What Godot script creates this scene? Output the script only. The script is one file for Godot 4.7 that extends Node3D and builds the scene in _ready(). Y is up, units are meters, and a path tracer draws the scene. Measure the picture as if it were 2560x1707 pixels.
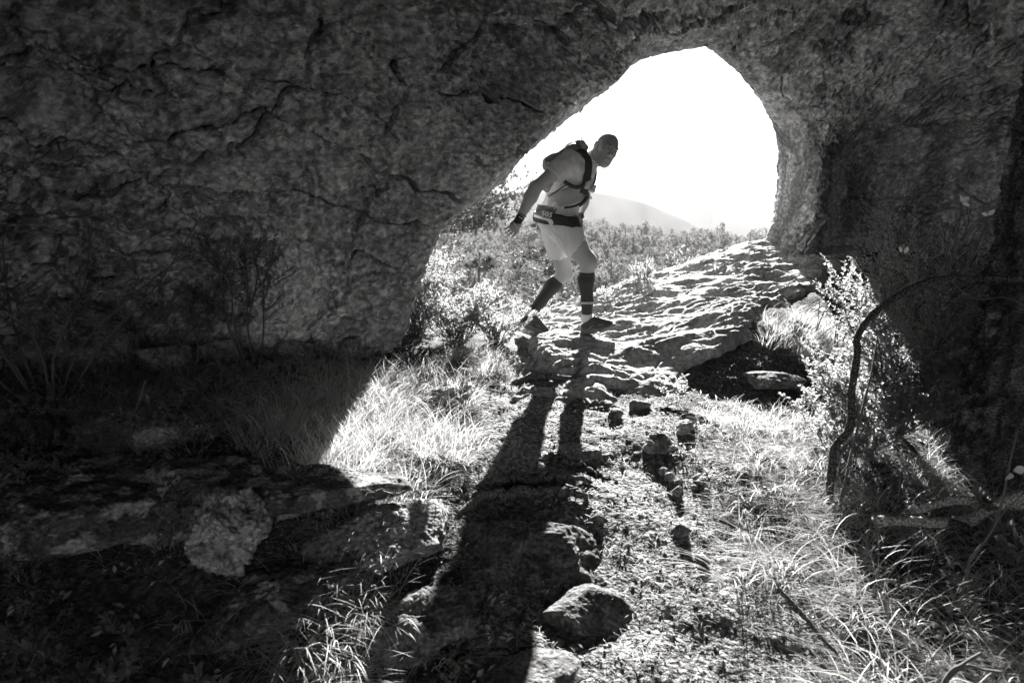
extends Node3D

# ------------------------------------------------------------------ helpers
var rng := RandomNumberGenerator.new()
var M := {}            # materials by name
var used := {}         # node names in use
const EYE := 1.5       # height of the lens over the path
const SUN_AZ := 9.5
const SUN_EL := 23.0

func rr(a: float, b: float) -> float:
	return rng.randf_range(a, b)

func grey(l: float) -> Color:                     # a linear grey as an sRGB colour
	return Color(l, l * 0.993, l * 0.98).linear_to_srgb()

func noise(s: int, f: float, oct := 1, kind := FastNoiseLite.TYPE_SIMPLEX_SMOOTH) -> FastNoiseLite:
	var n := FastNoiseLite.new()
	n.seed = s
	n.frequency = f
	n.noise_type = kind
	n.fractal_type = FastNoiseLite.FRACTAL_FBM if oct > 1 else FastNoiseLite.FRACTAL_NONE
	n.fractal_octaves = oct
	return n

func sst(a: float, b: float, x: float) -> float:
	var t := clampf((x - a) / (b - a), 0.0, 1.0)
	return t * t * (3.0 - 2.0 * t)

func numbered(called: String) -> String:
	if not used.has(called):
		used[called] = 0
		return called
	used[called] += 1
	return "%s_%03d" % [called, used[called]]

func tag(o: Node, label: String, category: String, group := "") -> Node:
	o.set_meta("label", label)
	o.set_meta("category", category)
	if group:
		o.set_meta("group", group)
	return o

func setting(o: Node, label := "") -> Node:
	o.set_meta("kind", "structure")
	if label:
		o.set_meta("label", label)
	return o

func stuff(o: Node, label := "", category := "") -> Node:
	o.set_meta("kind", "stuff")
	if label:
		o.set_meta("label", label)
	if category:
		o.set_meta("category", category)
	return o

func thing(called: String, label: String, category: String, at := Vector3.ZERO, group := "") -> Node3D:
	var o := Node3D.new()
	o.name = numbered(called)
	add_child(o)
	o.position = at
	tag(o, label, category, group)
	return o

func put(called: String, mesh: Mesh, m: Material, parent: Node = null, at := Vector3.ZERO) -> MeshInstance3D:
	var o := MeshInstance3D.new()
	o.mesh = mesh
	o.material_override = m
	o.position = at
	if parent == null:
		o.name = numbered(called)
		add_child(o)
	else:
		o.name = called
		parent.add_child(o, true)
	return o

func put_many(called: String, mesh: Mesh, m: Material, where: Array, parent: Node = null) -> MultiMeshInstance3D:
	var mm := MultiMesh.new()
	mm.transform_format = MultiMesh.TRANSFORM_3D
	mm.mesh = mesh
	mm.instance_count = where.size()
	for i in where.size():
		mm.set_instance_transform(i, where[i])
	var o := MultiMeshInstance3D.new()
	o.multimesh = mm
	o.material_override = m
	if parent == null:
		o.name = numbered(called)
		add_child(o)
	else:
		o.name = called
		parent.add_child(o, true)
	return o

# A grid of points w wide; the normal is (along the row) x (down the rows), or its opposite.
func grid_mesh(p: PackedVector3Array, w: int, turned := false, c := PackedColorArray()) -> ArrayMesh:
	var h := p.size() / w
	var n := PackedVector3Array()
	n.resize(p.size())
	for j in h:
		var j0 := maxi(j - 1, 0) * w
		var j1 := mini(j + 1, h - 1) * w
		for i in w:
			var v := (p[j * w + mini(i + 1, w - 1)] - p[j * w + maxi(i - 1, 0)]).cross(p[j1 + i] - p[j0 + i]).normalized()
			n[j * w + i] = -v if turned else v
	var ix := PackedInt32Array()
	ix.resize((w - 1) * (h - 1) * 6)
	var k := 0
	for j in h - 1:
		for i in w - 1:
			var a := j * w + i
			var b := a + 1
			var d := a + w
			ix[k] = a
			ix[k + 1] = b if turned else d
			ix[k + 2] = d if turned else b
			ix[k + 3] = b
			ix[k + 4] = d + 1 if turned else d
			ix[k + 5] = d if turned else d + 1
			k += 6
	return raw_mesh(p, n, ix, c)

func raw_mesh(p: PackedVector3Array, n: PackedVector3Array, ix: PackedInt32Array, c := PackedColorArray()) -> ArrayMesh:
	var a := []
	a.resize(Mesh.ARRAY_MAX)
	a[Mesh.ARRAY_VERTEX] = p
	a[Mesh.ARRAY_NORMAL] = n
	a[Mesh.ARRAY_INDEX] = ix
	if c.size():
		a[Mesh.ARRAY_COLOR] = c
	var m := ArrayMesh.new()
	m.add_surface_from_arrays(Mesh.PRIMITIVE_TRIANGLES, a)
	return m

# Collects triangles of tubes, blades and leaves.
class Soup:
	var p := PackedVector3Array()
	var n := PackedVector3Array()
	var ix := PackedInt32Array()

	func quad(a: Vector3, b: Vector3, c: Vector3, d: Vector3) -> void:     # a flat leaf: a, b, c, d round its edge
		var v := (c - a).cross(d - b).normalized()
		var s := p.size()
		p.append_array([a, b, c, d])
		n.append_array([v, v, v, v])
		ix.append_array([s, s + 2, s + 1, s, s + 3, s + 2])

	func tri(a: Vector3, b: Vector3, c: Vector3) -> void:
		var v := (b - a).cross(c - a).normalized()
		var s := p.size()
		p.append_array([a, b, c])
		n.append_array([v, v, v])
		ix.append_array([s, s + 2, s + 1])

	# a leaf with a fold along its middle, pointing along d, its blade facing up
	func leaf(at: Vector3, d: Vector3, up: Vector3, length: float, width: float) -> void:
		var side := d.cross(up).normalized() * width * 0.5
		var lift := side.cross(d).normalized() * width * 0.18
		var mid := at + d * length * 0.48
		var tip := at + d * length - lift * 0.6
		quad(at, mid + side + lift, tip, mid)
		quad(at, mid, tip, mid - side + lift)

	func strip(q: PackedVector3Array, side: PackedVector3Array) -> void:   # a ribbon along q
		var s := p.size()
		for i in q.size():
			var t := q[mini(i + 1, q.size() - 1)] - q[maxi(i - 1, 0)]
			var v := side[i].cross(t).normalized()
			p.append_array([q[i] - side[i], q[i] + side[i]])
			n.append_array([v, v])
			if i:
				var k := s + i * 2
				ix.append_array([k - 2, k, k - 1, k - 1, k, k + 1])

	func tube(q: PackedVector3Array, r: PackedFloat32Array, sides := 6, rough := 0.0, seed_ := 0) -> void:
		var s := p.size()
		var u := Vector3.UP
		var f: FastNoiseLite
		if rough > 0.0:
			f = FastNoiseLite.new()
			f.seed = seed_
			f.frequency = 1.0
		for i in q.size():
			var t := (q[mini(i + 1, q.size() - 1)] - q[maxi(i - 1, 0)]).normalized()
			if i == 0:
				u = t.cross(Vector3(0.3, 0.2, 0.9)).normalized()
			else:
				u = (u - t * u.dot(t)).normalized()
			var v := t.cross(u)
			for k in sides:
				var a := TAU * k / sides
				var o := u * cos(a) + v * sin(a)
				var rad := r[i]
				if f:
					rad *= 1.0 + rough * f.get_noise_3dv((q[i] + o * r[i]) * (0.9 / maxf(r[i], 0.004)))
				p.append(q[i] + o * rad)
				n.append(o)
				if i:
					var b := s + i * sides
					var e := (k + 1) % sides
					ix.append_array([b + k - sides, b + k, b + e - sides, b + k, b + e, b + e - sides])
		for end in 2:                                                       # close both ends
			var b := s if end == 0 else s + (q.size() - 1) * sides
			var c := p.size()
			p.append(q[0] if end == 0 else q[q.size() - 1])
			n.append((q[0] - q[1]).normalized() if end == 0 else (q[q.size() - 1] - q[q.size() - 2]).normalized())
			for k in sides:
				var e := (k + 1) % sides
				ix.append_array([c, b + k, b + e] if end == 0 else [c, b + e, b + k])

	func mesh() -> ArrayMesh:
		var a := []
		a.resize(Mesh.ARRAY_MAX)
		a[Mesh.ARRAY_VERTEX] = p
		a[Mesh.ARRAY_NORMAL] = n
		a[Mesh.ARRAY_INDEX] = ix
		var m := ArrayMesh.new()
		m.add_surface_from_arrays(Mesh.PRIMITIVE_TRIANGLES, a)
		return m

func cr(a, b, c, d, t: float):                      # Catmull-Rom through points or numbers
	return 0.5 * (2.0 * b + (c - a) * t + (2.0 * a - 5.0 * b + 4.0 * c - d) * t * t + (3.0 * b - a - 3.0 * c + d) * t * t * t)

func along(q: Array, t: float) -> Vector3:          # t in 0 .. q.size() - 1
	var i := clampi(int(t), 0, q.size() - 2)
	return cr(q[maxi(i - 1, 0)], q[i], q[i + 1], q[mini(i + 2, q.size() - 1)], t - i)

func curve(q: Array, steps: int) -> PackedVector3Array:
	var o := PackedVector3Array()
	for i in steps + 1:
		o.append(along(q, float(i) / steps * (q.size() - 1)))
	return o

func taper(a: float, b: float, count: int) -> PackedFloat32Array:
	var o := PackedFloat32Array()
	for i in count:
		o.append(lerpf(a, b, float(i) / (count - 1)))
	return o

# ------------------------------------------------------------------ materials
func noise_map(n: FastNoiseLite, size := 512, bump := false, lo := 0.0, hi := 1.0) -> NoiseTexture2D:
	var t := NoiseTexture2D.new()
	t.width = size
	t.height = size
	t.seamless = true
	t.noise = n
	if not bump:
		var g := Gradient.new()
		g.set_color(0, Color(lo, lo, lo))
		g.set_color(1, Color(hi, hi, hi))
		t.color_ramp = g
	return t

func grain_map(s: int, freq: float, lo: float, size := 1024) -> NoiseTexture2D:
	var n := noise(s, freq, 6)
	n.fractal_gain = 0.62
	var t := noise_map(n, size)
	var g := Gradient.new()
	var mid := lo * 0.4 + 0.52
	var steps := [[0.30, lo], [0.42, lo * 0.75 + 0.2], [0.455, mid], [0.55, mid + 0.06], [0.585, 0.95], [0.75, 1.0]]
	g.set_offset(0, 0.0)
	g.set_color(0, Color(lo, lo, lo))
	g.set_offset(1, 1.0)
	g.set_color(1, Color.WHITE)
	for q in steps:
		g.add_point(q[0], Color(q[1], q[1], q[1]))
	t.color_ramp = g
	return t

# weathered wood: dark, with pale crusts, from a texture laid on from three sides
func woody(s: int, l: float, tile: float, lo: float) -> StandardMaterial3D:
	var m := plain(l, 0.9, 0.3)
	m.uv1_triplanar = true
	m.uv1_world_triplanar = true
	m.uv1_scale = Vector3.ONE / tile
	m.albedo_texture = grain_map(s, 0.05, lo, 512)
	m.heightmap_enabled = true
	m.heightmap_texture = noise_map(noise(s + 1, 0.05, 4), 512, true)
	m.heightmap_scale = 0.8
	return m

func plain(l: float, rough := 0.85, gloss := 0.5) -> StandardMaterial3D:
	var m := StandardMaterial3D.new()
	m.albedo_color = grey(l)
	m.roughness = rough
	m.metallic_specular = gloss
	return m

# vertex colours times a fine grain, with relief; tile in metres
func rocky(bump_noise: FastNoiseLite, tile: float, depth: float, grain_lo := 0.72, rough := 0.9) -> StandardMaterial3D:
	var m := plain(1.0, rough, 0.4)
	m.albedo_color = Color.WHITE
	m.vertex_color_use_as_albedo = true
	m.uv1_triplanar = true
	m.uv1_world_triplanar = true
	m.uv1_scale = Vector3.ONE / tile
	m.heightmap_enabled = true
	m.heightmap_texture = noise_map(bump_noise, 1024, true)
	m.heightmap_scale = depth
	m.albedo_texture = grain_map(bump_noise.seed + 7, 0.022, grain_lo)
	return m

func leafy(l: float, through: float, rough := 0.55) -> StandardMaterial3D:
	var m := plain(l, rough, 0.5)
	m.backlight_enabled = true
	m.backlight = Color(through, through, through)
	return m

func materials() -> void:
	M.rock = rocky(noise(11, 0.022, 5), 1.3, 3.0, 0.66)
	M.slab = rocky(noise(12, 0.02, 5), 0.9, 1.1, 0.72)
	M.soil = rocky(noise(13, 0.035, 5), 0.8, 1.6, 0.45, 0.95)
	M.stone = rocky(noise(14, 0.02, 5), 0.5, 0.9, 0.6)
	M.bark = rocky(noise(15, 0.03, 4), 0.35, 1.0, 0.45)
	M.land = plain(1.0, 0.95, 0.3)
	M.land.albedo_color = Color.WHITE
	M.land.specular_mode = BaseMaterial3D.SPECULAR_DISABLED
	M.land.vertex_color_use_as_albedo = true
	M.twig = plain(0.08, 0.85)
	M.root = woody(171, 0.20, 0.3, 0.35)
	M.grass = leafy(0.26, 0.8, 0.6)
	M.straw = leafy(0.30, 0.7, 0.6)
	M.leaf = leafy(0.06, 0.7, 0.45)
	M.leaf_pale = leafy(0.34, 0.9, 0.5)
	M.needle = leafy(0.06, 0.3, 0.6)
	M.dead_wood = woody(177, 0.5, 0.3, 0.4)
	M.bark_stem = woody(174, 0.16, 0.25, 0.12)
	M.forest = leafy(0.06, 0.4, 0.9)

# ------------------------------------------------------------------ the ground
var tps_x := PackedVector2Array()
var tps_w := PackedFloat64Array()
var tps_grid := PackedFloat32Array()
const GX0 := -7.0
const GZ0 := -9.0
const GS := 0.1
const GW := 151
const GH := 131
var n_g1: FastNoiseLite
var n_g2: FastNoiseLite
var n_g3: FastNoiseLite
var n_edge: FastNoiseLite

# x, z, height: measured along the path, the banks, the rock slab and the hollow beside it
const GROUND := [
	[0.28, -1.56, 0.0], [0.11, -1.97, 0.07], [0.21, -2.31, 0.12], [0.14, -2.73, 0.2], [0.28, -3.28, 0.29], [0.33, -3.96, 0.36], [0.37, -4.55, 0.39],
	[-0.56, -2.81, 0.27], [-0.40, -3.77, 0.33], [-0.51, -4.06, 0.36], [-1.6, -3.98, 0.34], [-2.72, -3.79, 0.34], [-3.08, -3.44, 0.36], [-1.83, -2.6, 0.36],
	[-1.41, -2.05, 0.34], [-0.74, -2.1, 0.28], [-0.53, -2.01, 0.18], [-1.23, -1.62, 0.23], [-0.75, -1.65, 0.08], [-0.24, -1.69, 0.04], [-1.44, -1.4, 0.15],
	[0.72, -2.29, 0.13], [1.03, -2.73, 0.2], [0.92, -3.08, 0.26], [1.36, -2.58, 0.17], [1.45, -2.08, 0.08], [1.93, -2.08, 0.08], [1.6, -1.56, 0.0], [0.97, -1.72, 0.02],
	[2.35, -2.76, 0.12], [2.21, -3.21, 0.17], [1.5, -3.62, 0.17], [1.95, -3.98, 0.20], [2.5, -4.3, 0.30], [3.2, -4.3, 0.43], [1.32, -4.05, 0.40], [1.72, -4.45, 0.50], [2.15, -4.85, 0.56],
	[2.9, -6.9, 0.909], [2.18, -6.3, 0.736], [1.4, -5.8, 0.579], [0.86, -5.4, 0.473], [0.2, -4.85, 0.37], [0.65, -4.25, 0.367], [1.2, -4.7, 0.40], [1.17, -4.0, 0.31],
	[1.83, -5.2, 0.545], [2.45, -5.9, 0.68], [2.9, -5.6, 0.64], [2.31, -5.1, 0.56], [3.83, -5.9, 0.72], [4.46, -5.7, 0.72], [3.59, -6.6, 0.82], [4.67, -6.6, 0.87], [5.8, -5.0, 0.8],
	[-0.2, -5.2, 0.34], [-1.2, -5.2, 0.36], [0.0, 0.5, -0.2], [-2.0, 0.5, 0.0], [2.0, 0.5, -0.15], [-5.0, -2.0, 0.5], [5.0, -2.0, 0.4], [0.0, 4.0, -0.5], [-6.0, 3.0, 0.3], [6.0, 3.0, 0.2],
]

func solve_ground() -> void:
	var k := GROUND.size()
	var n := k + 3
	var a := []
	for i in n:
		var row := PackedFloat64Array()
		row.resize(n + 1)
		a.append(row)
	for i in k:
		tps_x.append(Vector2(GROUND[i][0], GROUND[i][1]))
	for i in k:
		for j in k:
			var r := tps_x[i].distance_to(tps_x[j])
			a[i][j] = r * r * log(r) if r > 1e-6 else 0.02
		a[i][k] = 1.0
		a[i][k + 1] = tps_x[i].x
		a[i][k + 2] = tps_x[i].y
		a[k][i] = 1.0
		a[k + 1][i] = tps_x[i].x
		a[k + 2][i] = tps_x[i].y
		a[i][n] = GROUND[i][2]
	for c in n:
		var best := c
		for r in range(c + 1, n):
			if absf(a[r][c]) > absf(a[best][c]):
				best = r
		var swap = a[c]
		a[c] = a[best]
		a[best] = swap
		for r in range(c + 1, n):
			var f: float = a[r][c] / a[c][c]
			if f != 0.0:
				for q in range(c, n + 1):
					a[r][q] -= f * a[c][q]
	tps_w.resize(n)
	for c in range(n - 1, -1, -1):
		var s: float = a[c][n]
		for q in range(c + 1, n):
			s -= a[c][q] * tps_w[q]
		tps_w[c] = s / a[c][c]
	tps_grid.resize(GW * GH)
	for j in GH:
		for i in GW:
			var at := Vector2(GX0 + i * GS, GZ0 + j * GS)
			var s := tps_w[k] + tps_w[k + 1] * at.x + tps_w[k + 2] * at.y
			for q in k:
				var r2 := at.distance_squared_to(tps_x[q])
				if r2 > 1e-9:
					s += tps_w[q] * 0.5 * r2 * log(r2)
			tps_grid[j * GW + i] = clampf(s, -0.9, 1.3)
	n_g1 = noise(21, 1.3, 2)
	n_g2 = noise(22, 5.0, 3)
	n_g3 = noise(23, 26.0, 2)
	n_edge = noise(24, 2.2, 4)

func base_y(x: float, z: float) -> float:           # the lie of the land, without its roughness
	var u := clampf((x - GX0) / GS, 0.0, GW - 1.001)
	var v := clampf((z - GZ0) / GS, 0.0, GH - 1.001)
	var i := int(u)
	var j := int(v)
	u -= i
	v -= j
	var o := j * GW + i
	var y := lerpf(lerpf(tps_grid[o], tps_grid[o + 1], u), lerpf(tps_grid[o + GW], tps_grid[o + GW + 1], u), v)
	var back := z + 0.62 * maxf(x, 0.0) + 5.05      # past the lip the hill falls away behind the arch
	if x < 5.5 and back < 0.0:
		var lip := sst(5.5, 4.2, x)
		y -= lip * (0.35 * back * back + 0.12 * absf(back))
	return y

func ground_y(x: float, z: float) -> float:
	return base_y(x, z) + 0.035 * n_g1.get_noise_2d(x, z) + 0.013 * n_g2.get_noise_2d(x, z) + 0.0045 * n_g3.get_noise_2d(x, z) - slab_mask(x, z) * 0.05

# where bare rock comes through: the slab under the arch, from the runner up to the right-hand pillar
func slab_mask(x: float, z: float) -> float:
	var right := 1.28 + 0.95 * (-z - 3.85)
	var near := -3.25 - 0.16 * x
	var e := 0.28 * n_edge.get_noise_2d(x, z)
	return minf(minf(sst(-0.15, 0.2, x - 0.02 + e), sst(-0.25, 0.45, near - z + e)), sst(-0.08, 0.16, right - x + 0.6 * e))

func slab_y(x: float, z: float) -> float:
	var m := slab_mask(x, z)
	return base_y(x, z) + 0.025 * m - 0.13 * (1.0 - m) + slab_relief(x, z)

var n_s1: FastNoiseLite
var n_s2: FastNoiseLite
var n_s3: FastNoiseLite
func slab_relief(x: float, z: float) -> float:
	if n_s1 == null:
		n_s1 = noise(31, 1.0, 3)
		n_s2 = noise(32, 1.0, 4)
		n_s3 = noise(33, 1.0, 3)
	var a := n_s1.get_noise_2d(x * 1.3 + z * 0.8, z * 2.6 - x * 0.5)
	var u := x * 0.88 + z * -0.35                       # beds run up the slope
	var v := z * 0.93 + x * 0.30
	var b := n_s2.get_noise_2d(u * 3.2, v * 13.0)
	var c := n_s3.get_noise_2d(u * 12.0, v * 38.0)
	var st := b * 5.0
	var fl := floorf(st)
	var worn := sst(-0.25, 0.3, n_s1.get_noise_2d(x * 0.9 + 20.0, z * 1.4))          # smooth where it is worn
	var crack := absf(n_s3.get_noise_2d(u * 0.9 + 3.0, v * 1.7))
	return 0.05 * a + (0.25 + 0.75 * worn) * (0.0075 * (fl + sst(0.3, 1.0, st - fl)) + 0.006 * b + 0.0042 * c) - 0.02 * sst(0.42, 0.6, n_s3.get_noise_2d(u * 1.9 + 7.0, v * 4.5)) - 0.02 * (1.0 - sst(0.0, 0.035, crack))

func spaced(stops: Array) -> PackedFloat32Array:     # [from, step, to, step, to ...]: steps change smoothly between the stops
	var o := PackedFloat32Array()
	var x: float = stops[0]
	var i := 0
	while i + 2 < stops.size():
		var end: float = stops[i + 2]
		while x < end - 0.0001:
			o.append(x)
			x += stops[i + 1]
		x = end
		i += 2
	o.append(x)
	return o

func make_ground() -> void:
	solve_ground()
	var xs := spaced([-40.0, 6.0, -10.0, 1.0, -6.0, 0.2, -3.6, 0.03, -2.6, 0.013, 2.6, 0.02, 4.6, 0.2, 7.0, 1.0, 10.0, 6.0, 40.0])
	var zs := spaced([-8.4, 0.1, -7.2, 0.03, -4.2, 0.018, -3.0, 0.011, -1.0, 0.05, 0.0, 0.3, 3.0, 1.0, 6.0, 6.0, 42.0])
	var p := PackedVector3Array()
	var c := PackedColorArray()
	var patch := noise(41, 3.0, 4)
	var fine := noise(42, 30.0, 3)
	for z in zs:
		for x in xs:
			p.append(Vector3(x, ground_y(x, z), z))
			# pale dust where feet pass, dark soil beside it, coloured darker to deepen the shade
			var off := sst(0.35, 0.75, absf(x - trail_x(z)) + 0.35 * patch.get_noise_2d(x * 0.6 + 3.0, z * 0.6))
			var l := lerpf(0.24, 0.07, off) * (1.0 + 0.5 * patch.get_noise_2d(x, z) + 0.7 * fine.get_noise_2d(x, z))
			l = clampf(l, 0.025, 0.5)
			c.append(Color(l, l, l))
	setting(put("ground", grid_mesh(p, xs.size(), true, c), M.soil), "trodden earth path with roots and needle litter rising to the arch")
	# the bare slab
	xs = spaced([-0.5, 0.012, 3.2, 0.03, 6.0])
	zs = spaced([-7.6, 0.02, -5.6, 0.014, -3.2])
	p = PackedVector3Array()
	c = PackedColorArray()
	var spots := noise(43, 9.0, 4)
	for z in zs:
		for x in xs:
			p.append(Vector3(x, slab_y(x, z), z))
			var l := 0.37 + 0.18 * patch.get_noise_2d(x * 0.7, z) + 0.16 * spots.get_noise_2d(x, z)
			l = clampf(l, 0.14, 0.7)
			c.append(Color(l, l, l))
	setting(put("rock_ledge", grid_mesh(p, xs.size(), true, c), M.slab), "bare rippled rock slab sloping up under the arch")

# ------------------------------------------------------------------ the natural arch
# the edge of the opening, from its left foot over the top to its right foot
const RIM := [
	[-0.95, -0.4, -4.15], [-0.889, 0.275, -4.2], [-0.755, 0.56, -4.22], [-0.635, 0.948, -4.25], [-0.474, 1.23, -4.3], [-0.268, 1.42, -4.4], [-0.026, 1.637, -4.5], [0.253, 1.882, -4.65], [0.489, 2.086, -4.85], [0.759, 2.26, -5.05], [0.96, 2.459, -5.25], [1.206, 2.592, -5.45], [1.601, 2.683, -5.7], [1.738, 2.714, -5.8], [1.945, 2.664, -6.0], [2.296, 2.537, -6.35], [2.718, 2.238, -6.7], [2.952, 1.93, -6.9], [3.021, 1.744, -7.0], [3.007, 1.253, -7.0], [2.92, 0.928, -6.95], [2.80, 0.3, -6.95],
]
# at some points of the edge (first number), how the rock goes on from there on the near side
const WALL := [  # last columns: unseen roof and left side behind the lens, shaped to cut skylight
	[0, [-1.3, -0.4, -4.08], [-2.0, -0.4, -3.98], [-3.0, -0.4, -3.8], [-4.1, -0.4, -3.1], [-4.9, -0.4, -1.5], [-4.9, -0.4, 0.8], [-4.4, -0.4, 3.6]],
	[2, [-1.15, 0.52, -4.12], [-2.0, 0.6, -4.0], [-3.0, 0.6, -3.78], [-4.1, 0.6, -3.05], [-4.9, 0.6, -1.5], [-4.9, 0.6, 0.8], [-4.4, 0.6, 3.6]],
	[5, [-0.7, 1.6, -4.08], [-1.6, 1.75, -3.7], [-2.6, 1.85, -3.35], [-3.7, 1.9, -2.7], [-4.6, 1.9, -1.3], [-4.6, 1.9, 0.8], [-4.1, 1.7, 3.8]],
	[8, [0.1, 2.36, -4.2], [-0.6, 2.72, -3.55], [-1.5, 2.95, -2.9], [-2.5, 3.05, -2.0], [-3.3, 3.05, -0.5], [-3.4, 2.9, 1.5], [-3.2, 2.5, 4.0]],
	[12, [1.45, 2.84, -4.8], [1.1, 3.05, -3.7], [0.7, 3.2, -2.5], [0.3, 3.3, -1.2], [0.0, 3.25, 0.5], [-0.2, 3.0, 2.3], [-0.2, 2.7, 4.2]],
	[15, [2.45, 2.64, -5.9], [3.0, 3.05, -4.8], [3.3, 3.3, -3.6], [3.6, 3.4, -2.0], [4.0, 3.3, 0.0], [4.2, 3.0, 2.0], [4.4, 2.7, 4.0]],
	[18, [3.10, 1.76, -6.25], [3.72, 1.85, -6.72], [4.7, 1.9, -6.05], [5.7, 1.95, -4.7], [6.3, 1.95, -2.5], [6.5, 1.9, 0.2], [6.6, 1.7, 3.2]],
	[21, [3.05, 0.3, -6.45], [3.85, 0.3, -6.7], [4.85, 0.3, -6.1], [5.9, 0.3, -4.7], [6.5, 0.3, -2.5], [6.8, 0.3, 0.2], [6.9, 0.3, 3.2]],
]

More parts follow.
